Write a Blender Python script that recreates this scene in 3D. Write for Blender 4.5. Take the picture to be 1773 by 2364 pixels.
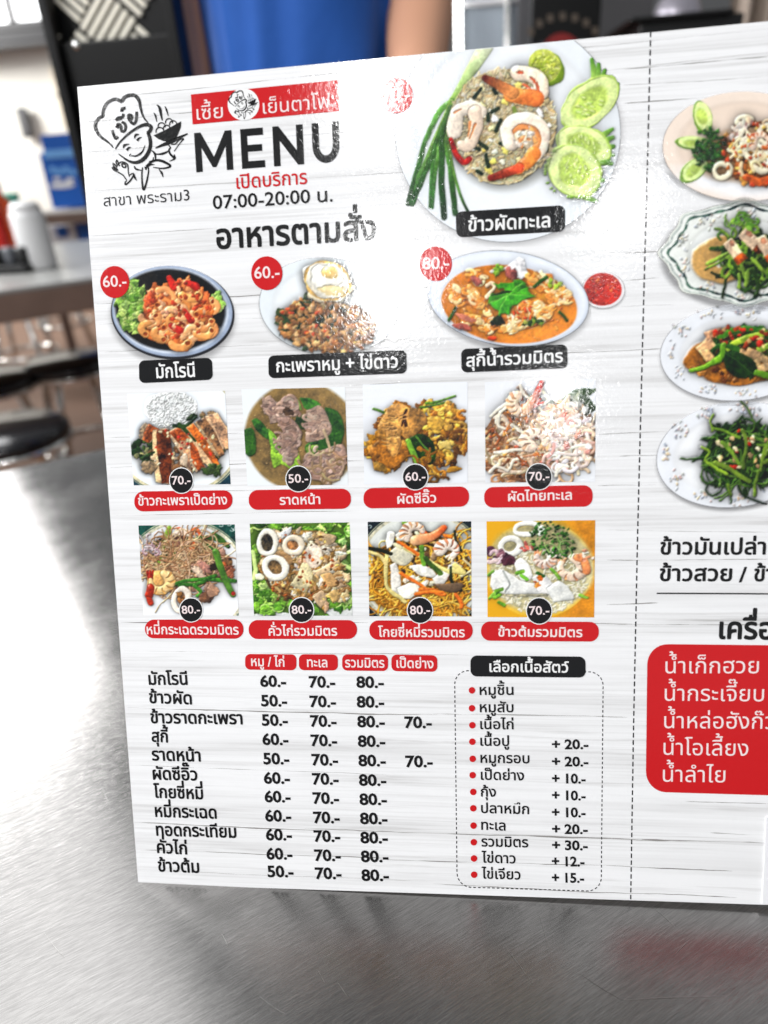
import bpy, bmesh, math, random
import numpy as np
from mathutils import Matrix, Vector

# ------------------------------------------------------------------ scene, camera, light
S = bpy.context.scene
for o in list(bpy.data.objects):
    bpy.data.objects.remove(o)
LEAN = math.radians(20.5)
CAM = Vector((0.12975988, -0.16486180, 0.25205976))
CM = Matrix(((0.993668, 0.014642, 0.1114), (0.091577, 0.46891, -0.878485), (-0.065099, 0.883124, 0.4646)))
FPX, PW, PH = 1600.0, 1773.0, 2364.0
cd = bpy.data.cameras.new('camera')
cd.sensor_fit = 'VERTICAL'; cd.sensor_height = 36.0; cd.sensor_width = 27.0
cd.lens = 36.0 * FPX / PH
cd.clip_start = 0.01; cd.clip_end = 200
cam = bpy.data.objects.new('camera', cd); S.collection.objects.link(cam)
cam.matrix_world = Matrix.Translation(CAM) @ CM.to_4x4()
S.camera = cam
cd.dof.use_dof = True; cd.dof.focus_distance = 0.262; cd.dof.aperture_fstop = 7.0; cd.dof.aperture_blades = 0

w = bpy.data.worlds.new('World'); S.world = w; w.use_nodes = True
bg = w.node_tree.nodes['Background']
bg.inputs[0].default_value = (0.93, 0.97, 1.0, 1); bg.inputs[1].default_value = 0.26

def area(name, loc, aim, sx, sy, power, col=(1, 1, 1)):
    l = bpy.data.lights.new(name, 'AREA'); l.shape = 'RECTANGLE'; l.size = sx; l.size_y = sy
    l.energy = power; l.color = col
    o = bpy.data.objects.new(name, l); S.collection.objects.link(o)
    o.location = loc
    o.rotation_euler = (Vector(aim) - Vector(loc)).to_track_quat('-Z', 'Y').to_euler()
    return o
def sph(az, el, r, base=(0.15, 0.0, 0.15)):
    a, e = math.radians(az), math.radians(el)
    return (base[0] + r * math.sin(a) * math.cos(e), base[1] + r * math.cos(a) * math.cos(e), base[2] + r * math.sin(e))
CC = (0.12, 0.02, 0.15)
# daylight front of the shop at the back left: mirrored by the steel
area('shopfront_daylight', sph(-59, 18, 2.8), (0, 0, 0), 1.9, 1.5, 60)
# pale ceiling panel high up on the left: its edge is mirrored in the steel beside the menu
cp = area('ceiling_panel', (-1.98, 1.27, 1.75), (-1.98, 1.27, 0), 3.4, 1.5, 34, (0.98, 0.99, 1))
cp.rotation_euler = (0, 0, math.atan2(.77, -.64))
# ceiling lamps behind the camera, mirrored by the laminate
area('ceiling_lamp', (-0.13, -1.5, 1.86), CC, 0.075, 0.15, 4.4)
area('ceiling_lamp.001', (-0.072, -1.5, 1.17), CC, 0.06, 0.22, 4.3)
area('ceiling_lamp.002', (0.385, -1.5, 0.78), CC, 0.06, 0.12, 0.75)
area('ceiling_lamp.003', (0.58, -1.5, 1.36), CC, 0.085, 0.085, 1.3)
# broad soft daylight from the left, behind the camera
area('open_front_daylight', sph(240, 38, 2.8), CC, 1.6, 1.6, 72, (1, 1, 1))
# daylight falling on the far wall and tables at the left
area('street_daylight', (-4.6, 4.4, 1.9), (-3.2, 5.6, 0.3), 1.0, 1.0, 120, (1, 0.99, 0.96))
vs = S.view_settings
vs.view_transform = 'Standard'; vs.look = 'None'; vs.exposure = 0.12; vs.gamma = 1.0; vs.use_curve_mapping = False

# ------------------------------------------------------------------ pixel helpers
NRM = Vector((0, -math.cos(LEAN), math.sin(LEAN)))
YAX = Vector((0, math.sin(LEAN), math.cos(LEAN)))
def ray(px, py):
    return (CM @ Vector(((px - PW / 2) / FPX, -(py - PH / 2) / FPX, -1)))
def card(px, py):                      # where a sight line meets the menu board, in board metres
    d = ray(px, py); t = -CAM.dot(NRM) / d.dot(NRM); P = CAM + d * t
    return np.array((P.x, P.dot(YAX)))
def deep(px, py, Y):                   # a point of the room behind, Y metres behind the menu
    d = ray(px, py); t = (Y - CAM.y) / d.y
    return CAM + d * t
def onz(px, py, z):
    d = ray(px, py); t = (z - CAM.z) / d.z
    return CAM + d * t

# ------------------------------------------------------------------ materials
def srgb(*c):
    return tuple((x / 12.92 if x <= .04045 else ((x + .055) / 1.055) ** 2.4) for x in c)
def new_mat(name, col=(.5, .5, .5), rough=.5, metal=0.0, spec=.5):
    m = bpy.data.materials.new(name); m.use_nodes = True
    b = m.node_tree.nodes['Principled BSDF']
    b.inputs['Base Color'].default_value = (*col, 1); b.inputs['Roughness'].default_value = rough
    b.inputs['Metallic'].default_value = metal; b.inputs['Specular IOR Level'].default_value = spec
    return m
def N(m, t, **kw):
    n = m.node_tree.nodes.new(t)
    for k, v in kw.items():
        if k.startswith('i_'):
            n.inputs[k[2:].replace('_', ' ')].default_value = v
        else:
            setattr(n, k, v)
    return n
def L(m, a, b): m.node_tree.links.new(a, b)
def coord(m, scale, rot=(0, 0, 0), kind='Object'):
    t = N(m, 'ShaderNodeTexCoord'); mp = N(m, 'ShaderNodeMapping')
    mp.inputs['Scale'].default_value = scale; mp.inputs['Rotation'].default_value = rot
    L(m, t.outputs[kind], mp.inputs['Vector']); return mp.outputs[0]
def mottled(name, col, rough=.5, metal=0.0, scale=6, amt=.25, bump=0.0, spec=.5):
    m = new_mat(name, col, rough, metal, spec); b = m.node_tree.nodes['Principled BSDF']
    n = N(m, 'ShaderNodeTexNoise'); n.inputs['Scale'].default_value = scale; n.inputs['Detail'].default_value = 5
    L(m, coord(m, (1, 1, 1)), n.inputs['Vector'])
    r = N(m, 'ShaderNodeMapRange'); r.inputs[3].default_value = 1 - amt; r.inputs[4].default_value = 1 + amt
    L(m, n.outputs['Fac'], r.inputs[0])
    mx = N(m, 'ShaderNodeMix', data_type='RGBA', blend_type='MULTIPLY'); mx.inputs[0].default_value = 1
    mx.inputs[6].default_value = (*col, 1); L(m, r.outputs[0], mx.inputs[7]); L(m, mx.outputs[2], b.inputs['Base Color'])
    if bump:
        bp = N(m, 'ShaderNodeBump'); bp.inputs['Strength'].default_value = bump; bp.inputs['Distance'].default_value = .01
        L(m, n.outputs['Fac'], bp.inputs['Height']); L(m, bp.outputs[0], b.inputs['Normal'])
    return m
LAM_ROUGH = .115
def laminate(m):                       # the pebbled gloss film over all of the print
    b = m.node_tree.nodes['Principled BSDF']
    v = coord(m, (1, 1, 1))
    n = N(m, 'ShaderNodeTexNoise'); n.inputs['Scale'].default_value = 760; n.inputs['Detail'].default_value = 2.0
    n.inputs['Distortion'].default_value = .6
    L(m, v, n.inputs['Vector'])
    bp = N(m, 'ShaderNodeBump'); bp.inputs['Strength'].default_value = .19; bp.inputs['Distance'].default_value = .00022
    L(m, n.outputs['Fac'], bp.inputs['Height']); L(m, bp.outputs[0], b.inputs['Normal'])
    n2 = N(m, 'ShaderNodeTexNoise'); n2.inputs['Scale'].default_value = 26; n2.inputs['Detail'].default_value = 5; L(m, v, n2.inputs['Vector'])
    rr = N(m, 'ShaderNodeMapRange'); rr.inputs[1].default_value = .3; rr.inputs[2].default_value = .7; rr.inputs[3].default_value = LAM_ROUGH - .035; rr.inputs[4].default_value = LAM_ROUGH + .045
    L(m, n2.outputs['Fac'], rr.inputs[0]); L(m, rr.outputs[0], b.inputs['Roughness'])
    b.inputs['Specular IOR Level'].default_value = .7
    return m
def ink(name, *c): return laminate(new_mat(name, srgb(*c)))
INK_BLACK = ink('ink_black', .055, .055, .065)
INK_TEXT = ink('ink_text_black', .07, .07, .075)
INK_RED = ink('ink_red', .79, .08, .105)
INK_WHITE = ink('ink_white', .94, .94, .94)
INK_PINK = ink('ink_paper_on_red', .95, .88, .88)

# printed white-washed boards
def plank_print():
    m = laminate(new_mat('plank_print', (.8, .8, .8))); b = m.node_tree.nodes['Principled BSDF']
    def streak(sx, sy, det, lo, hi, off=0):
        t = N(m, 'ShaderNodeTexCoord'); mp = N(m, 'ShaderNodeMapping')
        mp.inputs['Scale'].default_value = (sx, sy, 1); mp.inputs['Location'].default_value = (off, off * 2, 0)
        L(m, t.outputs['Object'], mp.inputs['Vector'])
        n = N(m, 'ShaderNodeTexNoise'); n.inputs['Scale'].default_value = 1; n.inputs['Detail'].default_value = det
        n.inputs['Roughness'].default_value = .62
        L(m, mp.outputs[0], n.inputs['Vector'])
        r = N(m, 'ShaderNodeMapRange'); r.inputs[1].default_value = lo; r.inputs[2].default_value = hi
        L(m, n.outputs['Fac'], r.inputs[0]); return r.outputs[0]
    fine = streak(11, 760, 5, .46, .74)
    fine2 = streak(16, 420, 6, .52, .74, 7)
    zone = streak(6, 60, 2, .38, .62, 3)
    zone2 = streak(5, 90, 2, .42, .66, 11)
    broad = streak(6, 150, 3, .45, .75, 5)
    def mul(a, b2):
        q = N(m, 'ShaderNodeMath', operation='MULTIPLY'); L(m, a, q.inputs[0])
        if isinstance(b2, float): q.inputs[1].default_value = b2
        else: L(m, b2, q.inputs[1])
        return q.outputs[0]
    def add(a, b2):
        q = N(m, 'ShaderNodeMath', operation='ADD', use_clamp=True); L(m, a, q.inputs[0]); L(m, b2, q.inputs[1]); return q.outputs[0]
    f = add(add(mul(mul(fine, zone), .32), mul(mul(fine2, zone2), .46)), mul(broad, .20))
    mx = N(m, 'ShaderNodeMix', data_type='RGBA')
    mx.inputs[6].default_value = (*srgb(.945, .945, .95), 1); mx.inputs[7].default_value = (*srgb(.50, .48, .46), 1)
    L(m, f, mx.inputs[0]); L(m, mx.outputs[2], b.inputs['Base Color'])
    return m
PLANK = plank_print()
PLANK_SEAM = ink('ink_seam_grey', .56, .55, .54)

def photo_mat(name='photo_print'):
    m = laminate(new_mat(name)); b = m.node_tree.nodes['Principled BSDF']
    a = N(m, 'ShaderNodeVertexColor', layer_name='Col')
    L(m, a.outputs['Color'], b.inputs['Base Color']); L(m, a.outputs['Alpha'], b.inputs['Alpha'])
    return m
PHOTO = photo_mat()

# ------------------------------------------------------------------ object helpers
COL = S.collection
def link(o, parent=None):
    COL.objects.link(o)
    if parent is not None: o.parent = parent
    return o
def tag(o, label, cat, group=None):
    o['label'] = label; o['category'] = cat
    if group: o['group'] = group
    return o
def empty(name, loc=(0, 0, 0), rz=0.0):
    o = bpy.data.objects.new(name, None); o.location = loc; o.rotation_euler = (0, 0, rz); o.empty_display_size = .05
    COL.objects.link(o); return o
def mesh_obj(name, V, F, mat, parent=None, smooth=False):
    me = bpy.data.meshes.new(name); me.from_pydata([tuple(v) for v in V], [], [tuple(f) for f in F]); me.update()
    me.materials.append(mat)
    if smooth: me.polygons.foreach_set('use_smooth', [True] * len(me.polygons))
    return link(bpy.data.objects.new(name, me), parent)
def bm_obj(name, bm, mat, parent=None, smooth=False, bevel=0.0):
    if bevel:
        bmesh.ops.bevel(bm, geom=list(bm.edges), offset=bevel, segments=2, affect='EDGES', profile=.5)
    bmesh.ops.recalc_face_normals(bm, faces=list(bm.faces))
    me = bpy.data.meshes.new(name); bm.to_mesh(me); bm.free(); me.materials.append(mat)
    if smooth: me.polygons.foreach_set('use_smooth', [True] * len(me.polygons))
    return link(bpy.data.objects.new(name, me), parent)
def box_bm(bm, c, s, rz=0.0):
    r = bmesh.ops.create_cube(bm, size=1)
    bmesh.ops.scale(bm, vec=s, verts=r['verts'])
    if rz: bmesh.ops.rotate(bm, matrix=Matrix.Rotation(rz, 3, 'Z'), verts=r['verts'], cent=(0, 0, 0))
    bmesh.ops.translate(bm, vec=c, verts=r['verts']); return r
def box(name, c, s, mat, parent=None, bevel=.003, rz=0.0):
    bm = bmesh.new(); box_bm(bm, c, s, rz); return bm_obj(name, bm, mat, parent, bevel=bevel)
def lathe(name, prof, mat, parent=None, seg=32, loc=(0, 0, 0)):
    V, F = [], []
    for r, z in prof:
        for k in range(seg):
            a = 2 * math.pi * k / seg; V.append((loc[0] + r * math.cos(a), loc[1] + r * math.sin(a), loc[2] + z))
    n = len(prof)
    for i in range(n - 1):
        for k in range(seg):
            k2 = (k + 1) % seg; F.append((i * seg + k, i * seg + k2, (i + 1) * seg + k2, (i + 1) * seg + k))
    F.append(tuple(range(seg - 1, -1, -1))); F.append(tuple((n - 1) * seg + k for k in range(seg)))
    return mesh_obj(name, V, F, mat, parent, True)
def tube(name, pts, r, mat, parent=None, seg=10, closed=False):
    pts = [Vector(p) for p in pts]; V, F = [], []; n = len(pts)
    rr = r if isinstance(r, (list, tuple)) else [r] * n
    for i, p in enumerate(pts):
        a = pts[(i - 1) % n] if (closed or i > 0) else p; b = pts[(i + 1) % n] if (closed or i < n - 1) else p
        t = (b - a).normalized(); u = t.cross(Vector((0.13, 0.21, 0.97)));
        if u.length < .1: u = t.cross(Vector((1, 0, 0)))
        u.normalize(); v = t.cross(u)
        for k in range(seg):
            q = 2 * math.pi * k / seg; V.append(p + (u * math.cos(q) + v * math.sin(q)) * rr[i])
    for i in range(n if closed else n - 1):
        j = (i + 1) % n
        for k in range(seg):
            k2 = (k + 1) % seg; F.append((i * seg + k, i * seg + k2, j * seg + k2, j * seg + k))
    if not closed:
        F.append(tuple(range(seg - 1, -1, -1))); F.append(tuple((n - 1) * seg + k for k in range(seg)))
    return mesh_obj(name, V, F, mat, parent, True)
# ------------------------------------------------------------------ painter for the printed food pictures
# height-and-colour canvas: every grain, noodle, leaf and prawn is stamped as a small relief, then shaded once as the camera of the menu's photographer saw it
RNG = np.random.default_rng(7)
def blur(a, r):
    r = int(max(1, r))
    for ax in (0, 1):
        p = np.pad(a, [(r + 1, r) if i == ax else (0, 0) for i in range(a.ndim)], mode='edge')
        c = np.cumsum(p, axis=ax)
        sl1 = [slice(None)] * a.ndim; sl2 = [slice(None)] * a.ndim
        sl1[ax] = slice(2 * r + 1, None); sl2[ax] = slice(0, -(2 * r + 1))
        a = (c[tuple(sl1)] - c[tuple(sl2)]) / (2 * r + 1)
    return a
def fbm(n, rng):
    out = np.zeros((n, n)); amp = 1.0
    for s in (6, 12, 24, 48, 96, 192):
        g = rng.standard_normal((s + 1, s + 1)); t = np.linspace(0, s - 1e-6, n); i = t.astype(int); f = t - i; f = f * f * (3 - 2 * f)
        a = g[i][:, i] * (1 - f)[None] + g[i][:, i + 1] * f[None]; b = g[i + 1][:, i] * (1 - f)[None] + g[i + 1][:, i + 1] * f[None]
        out += amp * (a * (1 - f)[:, None] + b * f[:, None]); amp *= .72
    return out / out.std()
NOISE = fbm(1024, np.random.default_rng(3))
_r = np.random.default_rng(5).standard_normal((1024, 1024)); HF = blur(_r, 1); HF = HF / HF.std() + .9 * blur(_r, 3) / blur(_r, 3).std(); MF = blur(blur(_r, 9), 9); MF /= MF.std(); LF = blur(blur(_r, 26), 26); LF /= LF.std()
def vary(c, a=.12):
    c = np.array(c); return np.clip(c * (1 + RNG.uniform(-a, a)) * (1 + RNG.uniform(-a, a, 3) * .35), 0, 1)
def pick(p): return np.array(p[RNG.integers(len(p))])
class Cv:
    def __init__(s, n, ox=0, oy=0, size=1.0, sy=None, bg=(.93, .93, .94), alpha=1.0):
        s.w = n; s.size = size; s.ox, s.oy = ox, oy; s.k = n / size
        s.h = int(round(n * ((sy or size) / size)))
        s.C = np.empty((s.h, s.w, 3)); s.C[:] = bg; s.Z = np.zeros((s.h, s.w)); s.A = np.full((s.h, s.w), float(alpha)); s.G = np.zeros((s.h, s.w)); s.z = 0.0
    def grid(s, x0, y0, x1, y1):
        i0 = max(0, int((x0 - s.ox) * s.k) - 2); i1 = min(s.w, int((x1 - s.ox) * s.k) + 3)
        j0 = max(0, int((y0 - s.oy) * s.k) - 2); j1 = min(s.h, int((y1 - s.oy) * s.k) + 3)
        if i1 <= i0 or j1 <= j0: return None
        X = (np.arange(i0, i1) + .5) / s.k + s.ox; Y = (np.arange(j0, j1) + .5) / s.k + s.oy
        X, Y = np.meshgrid(X, Y); return (slice(j0, j1), slice(i0, i1)), X, Y
    def noise(s, shp):
        a = RNG.integers(0, max(1, 1024 - shp[0])); b = RNG.integers(0, max(1, 1024 - shp[1])); return .55 * NOISE[a:a + shp[0], b:b + shp[1]] + .45 * HF[a:a + shp[0], b:b + shp[1]] + .6 * MF[a:a + shp[0], b:b + shp[1]]
    def put(s, sl, m, col, prof, nz, gloss=0.0, lift=0.0, a=1.0):
        col = np.asarray(col, float); m = np.clip(m, 0, 1); ma = m * a
        n = s.noise(m.shape)
        c = col * (1 + nz * n)[..., None] if nz else np.broadcast_to(col, m.shape + (3,))
        if col.ndim == 1 and nz: c = c + (nz * .25 * n)[..., None] * np.array([.3, .1, -.2])
        s.C[sl] = s.C[sl] * (1 - ma[..., None]) + np.clip(c, 0, 1) * ma[..., None]
        base = s.z + lift
        s.Z[sl] = s.Z[sl] * (1 - m) + (base + prof) * m
        s.G[sl] = s.G[sl] * (1 - m) + gloss * m
        s.A[sl] = np.maximum(s.A[sl], ma)
        s.z += s.size * .00022
    def ell(s, cx, cy, rx, ry, rot=0, col=(1, 1, 1), h=1.0, irr=0.0, nz=.08, gloss=.2, a=1.0, soft=0.0, flat=2.0):
        r = max(rx, ry) * (1 + irr) + soft
        g = s.grid(cx - r, cy - r, cx + r, cy + r)
        if g is None: return
        sl, X, Y = g; q = math.radians(rot); dx, dy = X - cx, Y - cy
        u = (dx * math.cos(q) + dy * math.sin(q)) / rx; v = (-dx * math.sin(q) + dy * math.cos(q)) / ry
        d = np.sqrt(u * u + v * v) + 1e-9
        if irr:
            th = np.arctan2(v, u); p = RNG.uniform(0, 6.28, 4)
            d = d / (1 + irr * (.5 * np.sin(2 * th + p[0]) + .4 * np.sin(3 * th + p[1]) + .3 * np.sin(5 * th + p[2]) + .25 * np.sin(9 * th + p[3])))
        mr = min(rx, ry); e = max(1.0 / s.k, soft) / mr
        m = np.clip((1 - d) / e + .5, 0, 1)
        prof = h * mr * np.clip(1 - d ** flat, 0, 1) ** .5
        s.put(sl, m, col, prof, nz, gloss, a=a)
    def path(s, P, r, col=(1, 1, 1), h=1.0, nz=.06, gloss=.25, a=1.0, col2=None, soft=0.0):
        P = np.asarray(P, float); n = len(P); r = np.broadcast_to(np.asarray(r, float), (n,)); R = r.max() + soft
        g = s.grid(P[:, 0].min() - R, P[:, 1].min() - R, P[:, 0].max() + R, P[:, 1].max() + R)
        if g is None: return
        sl, X, Y = g; best = np.full(X.shape, 9e9); br = np.full(X.shape, r[0]); bt = np.zeros(X.shape)
        for i in range(n - 1):
            ax, ay = P[i]; bx, by = P[i + 1] - P[i]; l2 = bx * bx + by * by + 1e-12
            t = np.clip(((X - ax) * bx + (Y - ay) * by) / l2, 0, 1)
            rr = r[i] + (r[i + 1] - r[i]) * t; d = np.hypot(X - ax - t * bx, Y - ay - t * by) / np.maximum(rr, 1e-6)
            k = d < best; best = np.where(k, d, best); br = np.where(k, rr, br); bt = np.where(k, (i + t) / (n - 1), bt)
        e = np.maximum(1.0 / s.k, soft) / np.maximum(br, 1e-6)
        m = np.clip((1 - best) / e + .5, 0, 1)
        c = np.asarray(col, float)
        if col2 is not None: c = c * (1 - bt[..., None]) + np.asarray(col2) * bt[..., None]
        s.put(sl, m, c, h * br * np.sqrt(np.clip(1 - best ** 2, 0, 1)), nz, gloss, a=a)
    def poly(s, P, col, h=.6, rim=None, nz=.1, gloss=.2, a=1.0, soft=0.0):
        P = np.asarray(P, float); g = s.grid(P[:, 0].min() - soft, P[:, 1].min() - soft, P[:, 0].max() + soft, P[:, 1].max() + soft)
        if g is None: return
        sl, X, Y = g; ins = np.zeros(X.shape, bool); dm = np.full(X.shape, 9e9); n = len(P)
        for i in range(n):
            ax, ay = P[i]; bx, by = P[(i + 1) % n]
            c = ((ay > Y) != (by > Y)) & (X < (bx - ax) * (Y - ay) / (by - ay + 1e-12) + ax); ins ^= c
            ex, ey = bx - ax, by - ay; t = np.clip(((X - ax) * ex + (Y - ay) * ey) / (ex * ex + ey * ey + 1e-12), 0, 1)
            dm = np.minimum(dm, np.hypot(X - ax - t * ex, Y - ay - t * ey))
        sd = np.where(ins, dm, -dm); e = max(1.0 / s.k, soft); rim = rim or .25 * min(np.ptp(P[:, 0]), np.ptp(P[:, 1]))
        m = np.clip(sd / e + .5, 0, 1); t = np.clip(sd / rim, 0, 1)
        s.put(sl, m, col, h * rim * np.sqrt(1 - (1 - t) ** 2), nz, gloss, a=a)
    def shadow(s, cx, cy, rx, ry, rot=0, a=.35, soft=.2, col=(.25, .24, .25)):
        r = max(rx, ry) * (1 + soft); g = s.grid(cx - r, cy - r, cx + r, cy + r)
        if g is None: return
        sl, X, Y = g; q = math.radians(rot); dx, dy = X - cx, Y - cy
        d = np.hypot((dx * math.cos(q) + dy * math.sin(q)) / rx, (-dx * math.sin(q) + dy * math.cos(q)) / ry)
        m = np.clip((1 + soft - d) / (2 * soft), 0, 1); m = m * m * (3 - 2 * m) * a
        A0 = s.A[sl]; An = np.maximum(A0, m)
        k = (m * (A0 > .5) + (A0 <= .5) * 1.0 * (m > .002))[..., None]
        s.C[sl] = s.C[sl] * (1 - k) + np.array(col) * k; s.A[sl] = An
    def shade(s, str_=1.0, amb=.62, dif=.52, ao=1.0, spec=.5, l=(-.45, -.6, .66), warp=1.0, rel=.42):
        Z = s.Z * s.k; Z = .5 * Z + .5 * blur(Z, 1)
        gx = np.clip(np.gradient(Z, axis=1), -1.8, 1.8) * rel; gy = np.clip(np.gradient(Z, axis=0), -1.8, 1.8) * rel
        nl = 1 / np.sqrt(1 + gx * gx + gy * gy); l = np.array(l) / np.linalg.norm(l)
        d = np.clip((-gx * l[0] - gy * l[1] + l[2]) * nl, 0, 1.3) / l[2]
        occ = np.clip(1 - ao * (.030 * np.clip(blur(Z, s.w * .008) - Z, 0, 9) + .022 * np.clip(blur(blur(Z, s.w * .03), s.w * .03) - Z, 0, 14)), .30, 1)
        hx, hy, hz = l + np.array([0, 0, 1]); hn = math.sqrt(hx * hx + hy * hy + hz * hz)
        sp = np.clip((-gx * hx - gy * hy + hz) * nl / hn, 0, 1) ** 40
        sp = np.clip(sp - (hz / hn) ** 40, 0, 1) * s.G * spec * (1 + .6 * s.noise(Z.shape))
        food = np.clip(blur(np.clip(s.Z / (s.size * .0015) - 4.0, 0, 1), 3) * 1.4, 0, 1)
        lum = (amb + dif * d) / (amb + dif) * occ * (1 + .03 * food * s.noise(Z.shape))
        c = np.clip(s.C * lum[..., None] + np.clip(sp * occ, 0, 1)[..., None], 0, 1)
        if warp:                               # break the smooth outlines
            a = max(1.0, s.w / 300) * warp; sh = Z.shape; q = [RNG.integers(0, 1024 - max(sh)) for _ in range(4)]
            f = lambda T, k: T[q[k]:q[k] + sh[0], q[k]:q[k] + sh[1]]
            dx = a * (.9 * f(MF, 0) + .16 * f(HF, 1) + 1.6 * f(LF, 2)); dy = a * (.9 * f(MF, 2) + .16 * f(HF, 3) + 1.6 * f(LF, 0))
            dx *= food; dy *= food
            yy, xx = np.mgrid[0:sh[0], 0:sh[1]]; X = np.clip(xx + dx, 0, sh[1] - 1.001); Y = np.clip(yy + dy, 0, sh[0] - 1.001)
            i0, j0 = X.astype(int), Y.astype(int); fx, fy = (X - i0)[..., None], (Y - j0)[..., None]
            S4 = np.concatenate([c, s.A[..., None]], 2)
            S4 = (S4[j0, i0] * (1 - fx) + S4[j0, i0 + 1] * fx) * (1 - fy) + (S4[j0 + 1, i0] * (1 - fx) + S4[j0 + 1, i0 + 1] * fx) * fy
            c, s.A = S4[..., :3], S4[..., 3]
        s.C = c
        return s
    def tone(s, gain=1.0, con=1.0, sat=1.0):
        c = s.C; m = c.mean(2, keepdims=True); c = m + (c - m) * sat; s.C = np.clip((c - .5) * con + .5, 0, 1) ** (1 / gain); return s
def arc(cx, cy, rx, ry, a0, a1, n=10, rot=0):
    t = np.radians(np.linspace(a0, a1, n)); q = math.radians(rot); x, y = rx * np.cos(t), ry * np.sin(t)
    return np.stack([cx + x * math.cos(q) - y * math.sin(q), cy + x * math.sin(q) + y * math.cos(q)], 1)
def smooth(P, n=6):
    P = np.asarray(P, float); Q = np.vstack([2 * P[0] - P[1], P, 2 * P[-1] - P[-2]]); out = []
    for i in range(1, len(Q) - 2):
        for t in np.linspace(0, 1, n, endpoint=False):
            a, b, c, d = Q[i - 1:i + 3]; out.append(.5 * (2 * b + (c - a) * t + (2 * a - 5 * b + 4 * c - d) * t * t + (3 * b - a - 3 * c + d) * t ** 3))
    return np.array(out + [P[-1]])
def inell(cx, cy, rx, ry, rot=0, p=.5):
    r = RNG.uniform(0, 1) ** p; t = RNG.uniform(0, 6.283); q = math.radians(rot); x, y = rx * r * math.cos(t), ry * r * math.sin(t)
    return cx + x * math.cos(q) - y * math.sin(q), cy + x * math.sin(q) + y * math.cos(q)
def bits(c, reg, n, s0, s1, pal, asp=(1, 1.8), irr=.25, nz=.12, h=1.0, gloss=.3, p=.5):
    for _ in range(n):
        x, y = inell(*reg, p=p); r = RNG.uniform(s0, s1)
        c.ell(x, y, r * RNG.uniform(*asp), r, RNG.uniform(0, 180), vary(pick(pal)), h, irr, nz, gloss)
def noodles(c, reg, n, r, pal, ln=(.2, .5), curl=1.2, nz=.05, gloss=.35, h=1.0, p=.5, dirn=None):
    L0 = max(reg[2], reg[3])
    for _ in range(n):
        x, y = inell(*reg, p=p); a = RNG.uniform(0, 6.28) if dirn is None else math.radians(dirn) + RNG.normal() * .5
        k = RNG.normal() * curl; P = [(x, y)]; st = L0 * RNG.uniform(*ln) / 8
        for i in range(8):
            k += RNG.normal() * curl * .5; a += k * .25; x += st * math.cos(a); y += st * math.sin(a); P.append((x, y))
        c.path(P, r * RNG.uniform(.8, 1.2), vary(pick(pal)), h, nz, gloss)
def shrimp(c, cx, cy, R, a0, a1, wd, rot=0, body=(.95, .83, .74), band=(.93, .48, .26), tail=(.82, .18, .08), sq=.9, bands=6, tl=.55):
    P = arc(cx, cy, R, R * sq, a0, a1, 14, rot); n = len(P); t = np.linspace(0, 1, n)
    rr = wd * (1.0 - .55 * t ** 1.6); rr[0] *= .8
    d = P[-1] - P[-2]; d = d / np.linalg.norm(d); nn = np.array([-d[1], d[0]])
    for k, o in ((1, .28), (-1, .28), (0, 0)):
        q = P[-1] + d * wd * (tl + .9) + nn * k * wd * .55 * (1 if o else 0)
        c.path([P[-1] - d * wd * .2, P[-1] + d * wd * tl * .6 + nn * k * wd * .2, q], [wd * .42, wd * .36, wd * .16], vary(tail, .1), .8, .12, .5)
    c.path(P, rr, body, 1.0, .05, .5)
    cen = np.array([cx, cy])
    for i in range(bands):
        k = int((i + .7) / bands * (n - 2)); p = P[k]; o = (p - cen); o = o / (np.linalg.norm(o) + 1e-9)
        tg = P[min(k + 1, n - 1)] - P[k]; tg = tg / (np.linalg.norm(tg) + 1e-9)
        c.path([p + o * rr[k] * .85 - tg * rr[k] * .1, p + o * rr[k] * .2 + tg * rr[k] * .12, p - o * rr[k] * .35], [rr[k] * .26, rr[k] * .18, rr[k] * .06], vary(band, .08), .25, .1, .3, a=.75)
def squid(c, cx, cy, rx, ry, rot, t, col=(.94, .92, .86)):
    P = arc(cx, cy, rx, ry, 0, 360, 26, rot); c.path(P, t * (1 + .12 * np.sin(np.linspace(0, 9, 26))), col, 1.0, .03, .45)
def leaf(c, x, y, ln, wd, rot, col, vein=None, nz=.14):
    q = math.radians(rot); t = np.linspace(0, 1, 9); wv = wd * np.sin(np.pi * t ** .8) * (1 + .15 * RNG.normal(size=9))
    bx, by = x + ln * t * math.cos(q), y + ln * t * math.sin(q)
    a = np.stack([bx - wv * math.sin(q), by + wv * math.cos(q)], 1); b = np.stack([bx + wv * math.sin(q), by - wv * math.cos(q)], 1)
    c.poly(np.vstack([a, b[::-1]]), col, .35, wd * .8, nz, .35)
    if vein is not None: c.path([(x, y), (x + ln * .9 * math.cos(q), y + ln * .9 * math.sin(q))], [wd * .12, wd * .03], vein, .3, .02, .3)
def frill(c, reg, n, s0, s1, pal):                 # lettuce
    for _ in range(n):
        x, y = inell(*reg); r = RNG.uniform(s0, s1); a = RNG.uniform(0, 360)
        c.ell(x, y, r * 1.3, r, a, vary(pick(pal), .15), .7, .35, .16, .3)
        c.path(arc(x, y, r * 1.1, r * .8, a, a + RNG.uniform(80, 200), 8), r * .13, np.clip(pick(pal) * 1.3, 0, 1), .8, .05, .4)
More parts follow.
